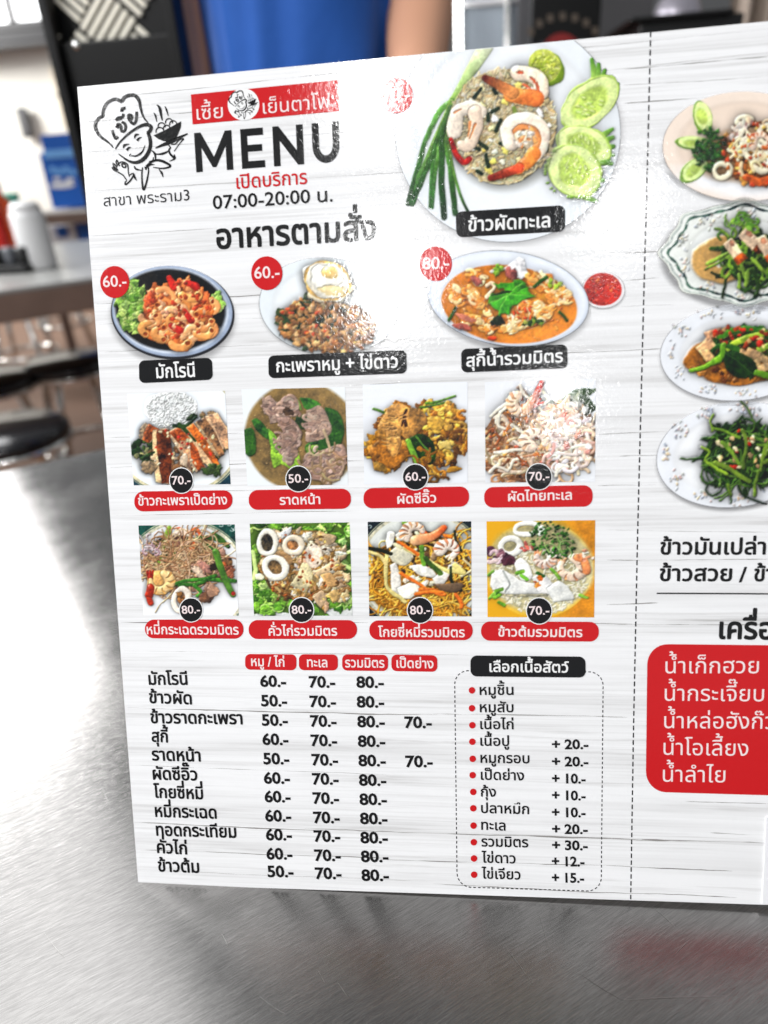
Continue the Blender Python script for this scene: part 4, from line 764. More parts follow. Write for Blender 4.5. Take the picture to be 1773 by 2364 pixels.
def lin(c): return np.where(c <= .04045, c / 12.92, ((c + .055) / 1.055) ** 2.4)
def photo(name, c, corner, parent, z, step=2, label=None):
    """lay a painted picture on the board; corner(u,v) gives board metres, u,v in 0..1"""
    g = c.C.mean(2, keepdims=True); cc = np.clip(g + (c.C - g) * .90, 0, 1); cc = .3 * cc + .7 * blur(cc, 1)
    C = np.concatenate([lin(cc), c.A[..., None]], 2)
    h, w_ = (c.h // step) * step, (c.w // step) * step
    D = C[:h, :w_].reshape(h // step, step, w_ // step, step, 4).mean((1, 3)); H, W = D.shape[:2]
    u, v = np.meshgrid((np.arange(W)) / (W - 1), (np.arange(H)) / (H - 1)); xy = corner(u, v)
    V = np.concatenate([xy, np.full((H, W, 1), z)], 2).reshape(-1, 3)
    i = np.arange(H * W).reshape(H, W); F = np.stack([i[1:, :-1], i[1:, 1:], i[:-1, 1:], i[:-1, :-1]], 2).reshape(-1, 4)
    al = D[..., 3].reshape(-1); F = F[al[F].max(1) > .012]
    used = np.unique(F); rm = np.full(H * W, -1); rm[used] = np.arange(len(used)); F = rm[F]; V = V[used]; D = D.reshape(-1, 4)[used]
    me = bpy.data.meshes.new(name); me.vertices.add(len(V)); me.vertices.foreach_set('co', V.astype(np.float32).ravel())
    me.loops.add(F.size); me.loops.foreach_set('vertex_index', F.astype(np.int32).ravel())
    me.polygons.add(len(F)); me.polygons.foreach_set('loop_start', np.arange(0, F.size, 4, dtype=np.int32)); me.update(calc_edges=True)
    at = me.color_attributes.new('Col', 'FLOAT_COLOR', 'POINT'); at.data.foreach_set('color', D.astype(np.float32).ravel())
    me.materials.append(PHOTO); o = link(bpy.data.objects.new(name, me), parent)
    if label: o['label'] = label
    return o
def quad_map(TL, TR, BR, BL):
    a, b, c_, d = (card(*p) for p in (TL, TR, BR, BL))
    def f(u, v):
        u = u[..., None]; v = v[..., None]; return (a * (1 - u) + b * u) * (1 - v) + (d * (1 - u) + c_ * u) * v
    return f
def zoom_map(c, x0, y0, s):            # canvas units -> photograph pixels -> board
    def px(x, y): return card(x0 + s * x, y0 + s * y)
    x1, y1 = c.ox, c.oy; x2, y2 = c.ox + c.size, c.oy + c.size * c.h / c.w
    return quad_map_pts(px(x1, y1), px(x2, y1), px(x2, y2), px(x1, y2))
def quad_map_pts(a, b, c_, d):
    def f(u, v):
        u = u[..., None]; v = v[..., None]; return (a * (1 - u) + b * u) * (1 - v) + (d * (1 - u) + c_ * u) * v
    return f
# ------------------------------------------------------------------ lettering
_tc = bpy.data.curves.new('lettering', 'FONT'); _tc.resolution_u = 3
_to = bpy.data.objects.new('lettering', _tc); COL.objects.link(_to)
_G = {}
def _grab(ob):
    bpy.context.view_layer.update(); dg = bpy.context.evaluated_depsgraph_get(); me = bpy.data.meshes.new_from_object(ob.evaluated_get(dg))
    V = np.array([v.co[:2] for v in me.vertices]).reshape(-1, 2); F = [tuple(p.vertices) for p in me.polygons]; bpy.data.meshes.remove(me); return V, F
def _mesh(body, bold):
    _tc.body = body; _tc.offset = bold; return _grab(_to)
def _outline(ch, bold):                # fill every outer contour on its own, so that overlapping strokes do not cancel
    _tc.body = ch; _tc.offset = 0; bpy.context.view_layer.update(); dg = bpy.context.evaluated_depsgraph_get()
    cu = _to.evaluated_get(dg).to_curve(dg); sp = []
    for q in cu.splines:
        if q.type != 'BEZIER' or len(q.bezier_points) < 2: continue
        P = np.array([(*b.handle_left[:2], *b.co[:2], *b.handle_right[:2]) for b in q.bezier_points]); c = P[:, 2:4]; poly = np.vstack([P[:, 2:4], ]); ctrl = P.reshape(-1, 2)
        ar = .5 * np.sum(ctrl[:, 0] * np.roll(ctrl[:, 1], -1) - np.roll(ctrl[:, 0], -1) * ctrl[:, 1]); sp.append((ar, P, [(b.handle_left_type, b.handle_right_type) for b in q.bezier_points]))
    if not sp: return _mesh(ch, bold)
    sg = math.copysign(1, max(sp, key=lambda t: abs(t[0]))[0]); outs = [t for t in sp if t[0] * sg > 0]; holes = [t for t in sp if t[0] * sg <= 0]
    Vs, Fs, n = [], [], 0
    for k, o_ in enumerate(outs):
        lo_, hi_ = o_[1][:, 2:4].min(0), o_[1][:, 2:4].max(0)
        inside = [h for h in holes if np.all(h[1][:, 2:4].min(0) >= lo_ - 1e-4) and np.all(h[1][:, 2:4].max(0) <= hi_ + 1e-4)]
        c2 = bpy.data.curves.new('outline', 'CURVE'); c2.dimensions = '2D'; c2.fill_mode = 'BOTH'; c2.resolution_u = 2; c2.offset = bold
        for _, P, ty in [o_] + inside:
            b2 = c2.splines.new('BEZIER'); b2.bezier_points.add(len(P) - 1); b2.use_cyclic_u = True; b2.resolution_u = 2
            for bp_, row in zip(b2.bezier_points, P):
                bp_.handle_left_type = bp_.handle_right_type = 'FREE'; bp_.handle_left = (row[0], row[1], 0); bp_.co = (row[2], row[3], 0); bp_.handle_right = (row[4], row[5], 0)
        ob = bpy.data.objects.new('outline', c2); COL.objects.link(ob); V, F = _grab(ob); bpy.data.objects.remove(ob); bpy.data.curves.remove(c2)
        Vs.append(np.c_[V, np.full(len(V), k * 3e-6)]); Fs += [tuple(a + n for a in f) for f in F]; n += len(V)
    return np.vstack(Vs), Fs
def glyph(ch, bold):
    k = (ch, bold)
    if k not in _G:
        V, F = (_outline if ch >= '\u0e00' else _mesh)(ch, 0 if ch >= '\u0e00' else bold) if ch != ' ' else (np.zeros((0, 2)), [])
        V = np.c_[V, np.zeros(len(V))] if V.shape[1] == 2 else V
        if ch >= '\u0e00' and bold > .002:      # thicken by overlaying shifted copies
            A, G, n = [], [], len(V)
            for i in range(6):
                a = i * math.pi / 3; A.append(V + [bold * math.cos(a), bold * math.sin(a), i * 2e-6]); G += [tuple(q + n * i for q in f) for f in F]
            V, F = np.vstack(A), G
        a = _mesh(ch + 'H', 0)[0][:, 0].max() - _mesh('H', 0)[0][:, 0].max() if ch != ' ' else .26
        _G[k] = (V, F, a)
    return _G[k]
ABOVE = set('\u0e31\u0e34\u0e35\u0e36\u0e37\u0e47\u0e4d'); TONE = set('\u0e48\u0e49\u0e4a\u0e4b\u0e4c'); BELOW = set('\u0e38\u0e39'); TALL = set('ปฝฟฬ')
def compose(txt, bold, track=0.0):
    Vs, Fs, n, pen = [], [], 0, 0.0; base = ''; has = False
    for i, ch in enumerate(txt):
        V, F, adv = glyph(ch, bold); x, y = pen, 0.0
        if ch in ABOVE:
            has = True; x += -.09 if base in TALL else 0
        elif ch in TONE:
            up = has or (i + 1 < len(txt) and txt[i + 1] == '\u0e33'); y = .17 if up else -.02; x += -.09 if base in TALL else 0
        elif ch not in BELOW:
            base = ch; has = False
        if len(V): Vs.append(V + [x, y, 0]); Fs += [tuple(a + n for a in f) for f in F]; n += len(V)
        pen += adv + (track if adv > .05 else 0)
    return np.vstack(Vs), Fs
def text(txt, L_, R_, hpx, mat, parent, z, bold=.012, ref=None, name='printed_text', italic=0.0, track=0.0):
    thai = any('\u0e00' <= c <= '\u0e7f' for c in txt); ref = ref or (.558 if thai else .70)
    V, F = compose(txt, bold, track); P = card(*L_); up = np.linalg.norm(card(L_[0], L_[1] - hpx) - P); sy = up / ref
    if R_ is not None:
        Q = card(*R_); d = Q - P; ln = np.linalg.norm(d); d = d / ln; sx = ln / (V[:, 0].max() - V[:, 0].min())
    else:
        d = card(L_[0] + 100, L_[1] + .5) - P; d /= np.linalg.norm(d); sx = sy
    nrm = np.array([-d[1], d[0]]); x = (V[:, 0] - V[:, 0].min()) * sx + V[:, 1] * sy * italic; y = V[:, 1] * sy
    W = P + x[:, None] * d + y[:, None] * nrm
    return mesh_obj(name, np.c_[W, z + V[:, 2]], F, mat, parent)
def fan(name, pts, z, mat, parent):
    P = [card(*p) for p in pts]; return mesh_obj(name, [(p[0], p[1], z) for p in P], [tuple(range(len(P)))[::-1]], mat, parent)
def rrect(name, TL, TR, BR, BL, r, z, mat, parent, inset=0.0):
    c = [np.array(p, float) for p in (TL, TR, BR, BL)]; pts = []
    for i in range(4):
        p, a, b = c[i], c[i - 1], c[(i + 1) % 4]; u = (a - p) / np.linalg.norm(a - p); v = (b - p) / np.linalg.norm(b - p)
        for t in np.linspace(0, math.pi / 2, 9): pts.append(p + u * r * (1 - math.sin(t)) + v * r * (1 - math.cos(t)))
    return fan(name, pts, z, mat, parent)
def disc(name, cx, cy, rx, ry, z, mat, parent, rot=-4):
    return fan(name, arc(cx, cy, rx, ry, 0, 350, 36, rot), z, mat, parent)
def ribbon_geo(P, wd):
    P = np.asarray(P, float); wd = np.broadcast_to(np.asarray(wd, float), (len(P),)); t = np.gradient(P, axis=0); t /= np.linalg.norm(t, axis=1)[:, None] + 1e-9
    n = np.stack([-t[:, 1], t[:, 0]], 1); A, B = P + n * wd[:, None] / 2, P - n * wd[:, None] / 2; m = len(P)
    return np.vstack([A, B]), [(i, i + 1, m + i + 1, m + i) for i in range(m - 1)]
def strokes(name, items, z, mat, parent, mp=lambda p: p):
    V, F, n = [], [], 0
    for it in items:
        if isinstance(it[0], str): v = np.array(it[1], float); f = [tuple(range(len(v)))]
        else: v, f = ribbon_geo(it[0], it[1])
        V.append(v); F += [tuple(a + n for a in q) for q in f]; n += len(v)
    V = np.array([card(*mp(p)) for p in np.vstack(V)])
    return mesh_obj(name, np.c_[V, np.full(len(V), z)], F, mat, parent)

# ------------------------------------------------------------------ the menu board
menu = empty('menu_board'); menu.rotation_euler = (math.pi / 2 - LEAN, 0, 0)
tag(menu, 'glossy white printed restaurant menu board leaning upright on the steel table', 'menu')
TLc, BLc = card(178.5, 200.7), card(319.2, 2040.4); T2, B2 = card(1773, 49), card(1773, 2089)
def ext(a, b, x): return a + (b - a) * ((x - a[0]) / (b[0] - a[0]))
TRc, BRc = ext(TLc, T2, .395), ext(BLc, B2, .395)
bm = bmesh.new(); th = .0022
lo = [bm.verts.new((p[0], p[1], -th)) for p in (BLc, BRc, TRc, TLc)]; hi = [bm.verts.new((p[0], p[1], 0)) for p in (BLc, BRc, TRc, TLc)]
bm.faces.new(hi); bm.faces.new(lo[::-1])
for i in range(4): bm.faces.new((lo[i], lo[(i + 1) % 4], hi[(i + 1) % 4], hi[i]))
bm_obj('board_panel', bm, PLANK, menu)
# fold-out foot behind the board
FOOT = mottled('foot_plastic', srgb(.85, .85, .85), .5)
bm = bmesh.new(); box_bm(bm, (0, 0, 0), (.10, .20, .002)); bmesh.ops.rotate(bm, matrix=Matrix.Rotation(math.radians(-24), 3, 'X'), verts=bm.verts, cent=(0, 0, 0)); bmesh.ops.translate(bm, vec=(.2, .115, -.044), verts=bm.verts)
bm_obj('support_flap', bm, FOOT, menu)
z = lambda k: k * 4e-5
# seams and long cracks between the printed boards
SEAMS = [(180, 232, 1773, 66, 1.2), (186, 283, 620, 240, 2.0), (560, 262, 1773, 120, 1.0), (190, 352, 900, 300, 1.2), (1440, 160, 1773, 129, 3.0), (1440, 196, 1773, 178, 1.4), (1440, 238, 1650, 222, 2.2), (196, 442, 1000, 395, 1.0), (205, 545, 500, 528, 1.4), (222, 702, 1060, 664, 1.8), (228, 748, 700, 730, 1.0), (1440, 585, 1530, 578, 1.6), (1440, 648, 1520, 640, 1.6), (1420, 708, 1560, 704, 2.2), (240, 812, 620, 797, 1.0), (1250, 818, 1530, 806, 1.4), (255, 1079, 840, 1064, 2.4), (800, 890, 1120, 876, 2.0), (1380, 1003, 1550, 998, 2.2), (1430, 1053, 1520, 1050, 2.4), (1380, 1121, 1530, 1118, 2.2), (250, 1010, 560, 1000, 1.2), (266, 1190, 830, 1182, 1.0), (262, 1139, 1000, 1125, 1.0), (278, 1436, 850, 1437, 1.8), (1085, 1437, 1460, 1442, 1.8), (1400, 1223, 1773, 1226, 1.2), (1400, 1293, 1773, 1294, 2.2), (1400, 1395, 1520, 1391, 2.4), (1400, 1442, 1773, 1444, 2.2), (286, 1502, 1100, 1514, 1.0), (294, 1633, 1010, 1648, 2.2), (1000, 1648, 1450, 1655, 2.0), (302, 1767, 900, 1790, 1.2), (308, 1898, 760, 1915, 2.4), (700, 1912, 1180, 1928, 2.4), (1150, 1927, 1500, 1940, 2.6), (1480, 1938, 1766, 1947, 3.2), (314, 1961, 900, 1983, 2.0), (880, 1984, 1440, 2000, 2.4), (1440, 2000, 1690, 2009, 2.4), (1400, 1998, 1650, 2009, 1.2), (318, 2010, 1000, 2035, 1.0), (1000, 2040, 1700, 2070, 1.6), (1580, 1850, 1773, 1855, 1.8), (1640, 1922, 1730, 1926, 1.4)]
rs = np.random.default_rng(11)
def seam(a):
    x0, y0, x1, y1, wd = a; n = max(8, int((x1 - x0) / 16)); t = np.linspace(0, 1, n)
    P = np.stack([x0 + (x1 - x0) * t, y0 + (y1 - y0) * t + np.cumsum(rs.normal(size=n)) * .35], 1)
    w_ = wd * np.clip(.55 + .5 * np.convolve(rs.normal(size=n + 4), np.ones(5) / 3, 'valid'), .12, 1.6) * np.clip(np.minimum(t, 1 - t) * 14, .15, 1)
    strokes('plank_seam', [(P, w_)], z(.5), PLANK_SEAM, menu)
for a in SEAMS: seam(a)

# ---- emblem: the cook in line drawing
def sm(P, n=6): return smooth(np.array(P, float), n)
def wv(n, a, b, c_): return np.interp(np.linspace(0, 1, n), [0, .5, 1], [a, b, c_])
EMB = []
def st(P, a, b=None, c_=None):
    Q = sm(P); EMB.append((Q, 1.6 * wv(len(Q), a, b if b is not None else a, c_ if c_ is not None else a)))
st([(395, 900), (330, 830), (200, 730), (135, 620), (135, 540), (180, 470), (250, 430)], 10, 34, 30); st([(245, 440), (245, 360), (290, 260), (360, 205), (440, 188), (525, 225)], 30, 30, 34); st([(515, 225), (560, 160), (640, 128), (720, 138), (775, 210), (800, 330), (840, 450), (905, 535)], 34, 34, 10)
st([(425, 920), (500, 810), (640, 680), (780, 590), (870, 562), (930, 575), (952, 610), (930, 660), (895, 690)], 12, 34, 34); st([(905, 680), (935, 770), (940, 880), (900, 990), (830, 1075), (740, 1118), (640, 1105), (540, 1045), (470, 990)], 30, 38, 8)
st([(540, 910), (560, 865), (630, 845)], 8, 26, 6); st([(705, 765), (725, 715), (775, 705)], 8, 26, 6); st([(590, 940), (620, 905), (655, 895)], 26, 20, 5); st([(745, 800), (770, 765), (810, 745)], 26, 20, 5); st([(655, 1020), (740, 1020), (820, 960), (862, 865)], 10, 20, 6); st([(650, 990), (632, 1015), (645, 1030)], 8, 8, 6)
for P in ([(375, 640), (395, 700), (430, 765), (465, 735)], [(430, 580), (470, 600), (455, 560), (500, 570), (520, 660), (570, 640), (570, 560), (520, 520)], [(430, 500), (470, 460), (530, 450), (545, 400)], [(495, 350), (530, 350), (520, 330), (575, 315)], [(620, 470), (660, 480), (665, 430), (620, 420), (630, 490), (690, 550), (730, 500), (740, 370)], [(440, 490), (520, 470)]): st(P, 26)
for P in ([(990, 385), (1015, 430), (1035, 520)], [(1155, 290), (1180, 350), (1205, 435)]): st(P, 8, 18, 6)
st([(1035, 270), (1075, 310), (1095, 400), (1115, 500)], 10, 30, 10)
for cx_, cy_, r in ((1105, 585, 52), (1080, 660, 58), (1215, 525, 52), (1180, 620, 50), (1275, 555, 52)): EMB.append((arc(cx_, cy_, r, r, 160, 380, 14), 18))
EMB.append(('fill', [(985, 720), (1130, 655), (1270, 580), (1395, 512), (1390, 590), (1355, 690), (1310, 770), (1230, 810), (1140, 805), (1060, 775)]))
st([(1015, 908), (1100, 870), (1250, 810), (1380, 745), (1490, 695)], 10, 40, 12); st([(1010, 995), (1090, 995), (1160, 975), (1200, 950)], 10, 22, 14); st([(1250, 850), (1310, 845), (1360, 790), (1430, 770), (1370, 840), (1290, 955)], 10, 12, 8); st([(1205, 860), (1235, 900), (1215, 930), (1230, 990), (1290, 1050)], 10, 16, 22); st([(1290, 1000), (1300, 1060), (1220, 1100)], 10, 18, 6); st([(960, 940), (1005, 990), (1018, 1085)], 8, 22, 10)
st([(880, 1170), (940, 1120), (1030, 1085), (1130, 1105), (1235, 1170), (1130, 1205), (980, 1190)], 14, 26, 8); st([(920, 1110), (975, 1090), (985, 1040)], 14, 14, 6); st([(1065, 1215), (1105, 1270), (1128, 1335)], 6, 22, 6); st([(880, 1180), (940, 1150), (1000, 1150)], 30, 18, 6); st([(700, 1170), (730, 1215), (810, 1235)], 8, 20, 8); st([(825, 1190), (815, 1290), (820, 1420), (842, 1520), (885, 1400), (912, 1260), (910, 1190)], 10, 20, 10); st([(860, 1180), (875, 1220), (880, 1180)], 14)
st([(590, 1380), (540, 1310), (470, 1265), (400, 1225), (385, 1190), (440, 1225), (465, 1240)], 10, 16, 10); st([(460, 1225), (400, 1170), (395, 1130), (450, 1190)], 12); st([(455, 1170), (435, 1110), (450, 1085), (475, 1150), (480, 1165)], 12); st([(490, 1170), (470, 1140), (520, 1110), (590, 1135), (610, 1180), (615, 1260), (630, 1330)], 12, 14, 8); st([(520, 1130), (530, 1180), (575, 1190), (570, 1150), (530, 1135)], 14); st([(625, 1310), (680, 1280), (690, 1310), (640, 1390), (575, 1445), (570, 1410), (590, 1385)], 10, 16, 10); st([(690, 1280), (710, 1340), (740, 1385)], 16, 20, 6)
emblem = strokes('chef_emblem', EMB, z(3), INK_TEXT, menu, lambda p: (200 + p[0] * .1567, 200 + p[1] * .1567)); emblem['label'] = 'black line drawing of a smiling cook with tall hat and noodle bowl'
text('สาขา พระราม3', (240, 476.6), (438, 462.5), 20, INK_TEXT, menu, z(3), .0)
ban = fan('banner', [(440.7, 218.4), (780.7, 184.9), (783, 256.8), (444.8, 287.5)], z(2), INK_RED, menu)
ds = disc('banner_disc', 562.3, 241.4, 36.5, 37, z(3), INK_WHITE, ban)
strokes('banner_emblem', [(i[0], np.asarray(i[1]) * 1.15) if not isinstance(i[0], str) else i for i in EMB], z(4), INK_TEXT, ban, lambda p: (528.1 + (p[0] - 115) * .0495 - (p[1] - 800) * 0, 209.5 + (p[1] - 115) * .0466))
text('เซี้ย', (455, 277), (515.5, 272.3), 25, INK_PINK, ban, z(4), -.004, name='banner_text'); text('เย็นตาโฟ', (608, 263), (763, 249.3), 25, INK_PINK, ban, z(4), -.004, name='banner_text')
def head():                            # the four heavy capitals, drawn on a 100-high grid
    t = 21; G = [[(0, 0), (t, 0), (t, 62), (54, 10), (66, 10), (99, 62), (99, 0), (120, 0), (120, 100), (99, 100), (60, 36), (21, 100), (0, 100)], [(148, 0), (222, 0), (222, 18), (169, 18), (169, 42), (215, 42), (215, 59), (169, 59), (169, 82), (220, 82), (220, 100), (148, 100)], [(250, 0), (271, 0), (271, 64), (326, 0), (345, 0), (345, 100), (324, 100), (324, 36), (269, 100), (250, 100)]]
    G.append([(373, 100), (373, 44)] + [tuple(p) for p in arc(415, 42, 42, 43, 180, 360, 15) * [1, -1] + [0, 84 - 42 * 0]][0:0] + [(415 + 42 * math.cos(a), 42 + 43 * math.sin(a)) for a in np.linspace(math.pi, 2 * math.pi, 15)] + [(457, 100), (436, 100)] + [(415 + 21 * math.cos(a), 42 + 24 * math.sin(a)) for a in np.linspace(2 * math.pi, math.pi, 13)] + [(394, 100)])
    P, Q = card(453.5, 398), card(785, 373); d = (Q - P) / 457; up = card(448, 307.5) - P; up = up / 100; V, F = [], []
    for g in G:
        n = len(V); V += [(*(P + d * x + up * y), z(3)) for x, y in g]; F.append(tuple(range(n, n + len(g))))
    return mesh_obj('headline', V, F, INK_TEXT, menu)
head()
text('เปิดบริการ', (546.5, 435.8), (709.7, 424.1), 25, INK_RED, menu, z(3), .014); text('07:00-20:00 น.', (492.2, 482.9), (768.5, 464.8), 31, INK_TEXT, menu, z(3), .012, ref=.70); text('อาหารตามสั่ง', (500.4, 574), (868.8, 552.5), 44, INK_TEXT, menu, z(3), .026, name='headline')

# ---- dish pictures
def zphoto(fn, x0, y0, s, step=2, z_=z(2)):
    c = fn(); return photo('dish_photo', c, zoom_map(c, x0, y0, s), menu, z_, step)
def clip_top(o):
    me = o.data; n = TLc, T2
    for v in me.vertices:
        yt = TLc[1] + (T2[1] - TLc[1]) * (v.co.x - TLc[0]) / (T2[0] - TLc[0]) - .0002
        if v.co.y > yt: v.co.y = yt; v.co.z = z(1)
o = zphoto(dish_fried_rice, 850, 80, .3918); clip_top(o); o['label'] = 'round plate of prawn fried rice with cucumber, lime and spring onion'
def badge(x, y, rx, ry, txt, mat, k=.70, ring=False, tz=6):
    b = disc('price_badge', x, y, rx, ry, z(tz), mat, menu)
    if ring: disc('badge_rim', x, y, rx * 1.07, ry * 1.07, z(tz - .5), INK_WHITE, b)
    w_ = rx * 1.62; text(txt, (x - w_ * .49, y + ry * .32), (x + w_ * .51, y + ry * .26), ry * k, INK_PINK, b, z(tz + 1), .012, name='price_text'); return b
def plate_label(c4, r, txt, L_, R_, h, mat, tz=4, bold=.019, inkm=None):
    b = rrect('name_plate', *c4, r, z(tz), mat, menu); text(txt, L_, R_, h, inkm or (INK_PINK if mat is INK_RED else INK_WHITE), b, z(tz + 1), bold, name='name_text'); return b
badge(914.6, 221, 39, 41, '70.-', INK_RED)
plate_label(((1051.8, 489.4), (1304.5, 473.8), (1304.5, 534.5), (1053.7, 548.2)), 15, 'ข้าวผัดทะเล', (1081, 534.5), (1270, 524.2), 25, INK_BLACK)
o = zphoto(dish_macaroni, 200, 560, .4521); o['label'] = 'black plate of macaroni in red sauce with lettuce'
o = zphoto(dish_basil, 200, 560, .4521); o['label'] = 'white plate of minced pork with basil and a fried egg'
o = zphoto(dish_sauce, 900, 540, .3617, 1); o['label'] = 'small white cup of red dipping sauce'
o = zphoto(dish_suki, 900, 540, .3617, 2, z(3)); o['label'] = 'white oval bowl of orange soup with a green celery leaf'
badge(265.6, 651.3, 33.5, 37, '60.-', INK_RED); badge(616.4, 631, 36, 39, '60.-', INK_RED); badge(1006, 609.4, 37.5, 40, '80.-', INK_RED)
plate_label(((321, 832.6), (489.3, 825.8), (491.6, 876.5), (322, 884.6)), 13, 'มักโรนี', (361.9, 872.9), (450.9, 869.5), 24, INK_BLACK)
plate_label(((619.5, 821.3), (937.8, 807.7), (939.2, 862), (620.4, 873.3)), 13, 'กะเพราหมู + ไข่ดาว', (638.5, 859.3), (918.8, 848.5), 23, INK_BLACK)
plate_label(((1064.6, 805.8), (1308.7, 795), (1310.5, 849.3), (1065.3, 860.1)), 13, 'สุกี้น้ำรวมมิตร', (1076.5, 846.4), (1299.7, 835.6), 22, INK_BLACK, 5)
SQ = [
 (dish_duck, ((293.2, 909.2), (519.3, 902.2), (532.6, 1117.7), (309.1, 1120.3)), (419.2, 1109.4, 26.5, 28.5, '70.-'), ((310.4, 1134.6), (536.9, 1131.3), (536.9, 1176), (310.4, 1181)), 'ข้าวกะเพราเป็ดย่าง', (319.7, 1166.7), (525.3, 1164), 'sliced roast duck with basil and a mound of rice'),
 (dish_radna, ((557.7, 899.2), (796.4, 893.9), (803.7, 1119.3), (571.7, 1121.3)), (689, 1105.4, 28, 29, '50.-'), ((574.3, 1131.3), (810.3, 1128), (810.3, 1174.4), (574.3, 1177)), 'ราดหน้า', (646.3, 1165), (740, 1163), 'pork and kale in brown gravy'),
 (dish_padseew, ((837.4, 888), (1079.5, 881.3), (1079.5, 1114.1), (841.1, 1117.9)), (958.8, 1101, 28.5, 29, '60.-'), ((839.2, 1127.2), (1082.9, 1122.7), (1082.9, 1169.4), (839.2, 1173.9)), 'ผัดซีอิ๊ว', (917.7, 1162.7), (1007.4, 1159.5), 'brown stir-fried noodles with pork slices'),
 (dish_padthai, ((1119.5, 882.4), (1375.5, 874.2), (1373.6, 1112.2), (1120.6, 1114.1)), (1244, 1100.3, 29, 29.5, '70.-'), ((1117.6, 1124.6), (1368, 1119.7), (1368, 1169.4), (1117.6, 1172)), 'ผัดไทยทะเล', (1173, 1157), (1320.2, 1152.8), 'fried noodles with prawns and bean sprouts'),
 (dish_mee, ((319.8, 1213.2), (541.9, 1210.6), (551.2, 1421), (331.4, 1420.4)), (441.5, 1407.8, 26, 27, '80.-'), ((334.8, 1430.3), (561.8, 1429.7), (562.5, 1474.4), (334.8, 1473.4)), 'หมี่กระเฉดรวมมิตร', (339.7, 1463.5), (551.9, 1464.5), 'thin noodles with water mimosa, prawn and squid'),
 (dish_kua, ((576.7, 1209.2), (807.1, 1205.9), (813.8, 1421), (586.7, 1422)), (696.4, 1407.8, 27.5, 28, '80.-'), ((574.1, 1431.3), (824.4, 1431.3), (824.4, 1475), (574.1, 1475)), 'คั่วไก่รวมมิตร', (620.8, 1466.8), (779, 1466.8), 'fried noodles with squid rings on lettuce'),
 (dish_koy, ((848.9, 1204.6), (1087.7, 1203.5), (1088.7, 1423), (852.6, 1422.3)), (969.7, 1408.6, 28.5, 29, '80.-'), ((852.6, 1432), (1091.3, 1433.2), (1091.3, 1477.7), (852.6, 1476.6)), 'โกยซี่หมี่รวมมิตร', (873.5, 1469.4), (1073.2, 1470.4), 'yellow noodles with prawns, chicken and carrot'),
 (dish_khaotom, ((1123.1, 1203.5), (1374.1, 1201), (1371.6, 1425.2), (1125.6, 1424.5)), (1244.6, 1410, 28.5, 29.5, '70.-'), ((1110.4, 1434.3), (1382.4, 1435.4), (1382.4, 1481), (1110.4, 1478.8)), 'ข้าวต้มรวมมิตร', (1149.9, 1468.6), (1344.5, 1470.4), 'rice soup with fish, prawns and squid on yellow')]
for fn, q, bd, pl, nm, a, b, lab in SQ:
    o = photo('dish_photo', fn(), quad_map(*q), menu, z(2), 2); o['label'] = 'square picture of ' + lab
    plate_label(pl, 21, nm, a, b, 17, INK_RED, 3)
    badge(*bd[:4], bd[4], INK_BLACK, .68, True)

# ---- price table
def ZK(x, y): return (310 + .434 * x, 1490 + .434 * y)
for q, t, a, b in ((((590, 45), (863, 47), (863, 132), (590, 128)), 'หมู / ไก่', (623, 108), (800, 112)), (((876, 46), (1083, 48), (1083, 133), (876, 131)), 'ทะเล', (920, 113), (1028, 115)), (((1106, 47), (1350, 50), (1350, 136), (1106, 133)), 'รวมมิตร', (1122, 115), (1332, 117)), (((1368, 48), (1612, 52), (1612, 140), (1368, 136)), 'เป็ดย่าง', (1395, 117), (1592, 121))):
    plate_label(tuple(ZK(*p) for p in q), 12, t, ZK(*a), ZK(*b), 17, INK_RED, 3)
ROWS = [('มักโรนี', 78, 208, 285, 208), ('ข้าวผัด', 80, 305, 308, 312), ('ข้าวราดกะเพรา', 88, 412, 578, 418), ('สุกี้', 93, 510, 182, 515), ('ราดหน้า', 95, 610, 355, 616), ('ผัดซีอิ๊ว', 100, 712, 338, 717), ('โกยซี่หมี่', 105, 808, 368, 817), ('หมี่กระเฉด', 112, 910, 440, 920), ('ทอดกระเทียม', 118, 1010, 545, 1022), ('คั่วไก่', 122, 1102, 283, 1110), ('ข้าวต้ม', 128, 1200, 348, 1208)]
for t, a, b, c_, d in ROWS: text(t, ZK(a, b), ZK(c_, d), 22, INK_TEXT, menu, z(3), .028, name='dish_name')
C1 = list(zip((60, 50, 50, 60, 50, 60, 60, 60, 60, 60, 50), (671, 676, 680, 683, 688, 691, 695, 698, 702, 705, 711), (218, 322, 425, 527, 630, 733, 832, 934, 1034, 1136, 1230)))
C2 = list(zip([70] * 11, (930, 934, 937, 940, 945, 948, 951, 954, 957, 960, 964), (222, 326, 430, 533, 636, 738, 840, 943, 1042, 1144, 1240)))
C3 = list(zip([80] * 11, (1182, 1184, 1187, 1190, 1193, 1196, 1199, 1202, 1204, 1207, 1210), (223, 328, 433, 537, 640, 744, 846, 948, 1050, 1150, 1250)))
for lst, wd in ((C1, 138), (C2, 140), (C3, 146), ([(70, 1438, 437), (70, 1443, 645)], 145)):
    for v, x, y in lst: text('%d.-' % v, ZK(x, y), ZK(x + wd, y + 1), 25.5, INK_TEXT, menu, z(3), .032, name='price_text')
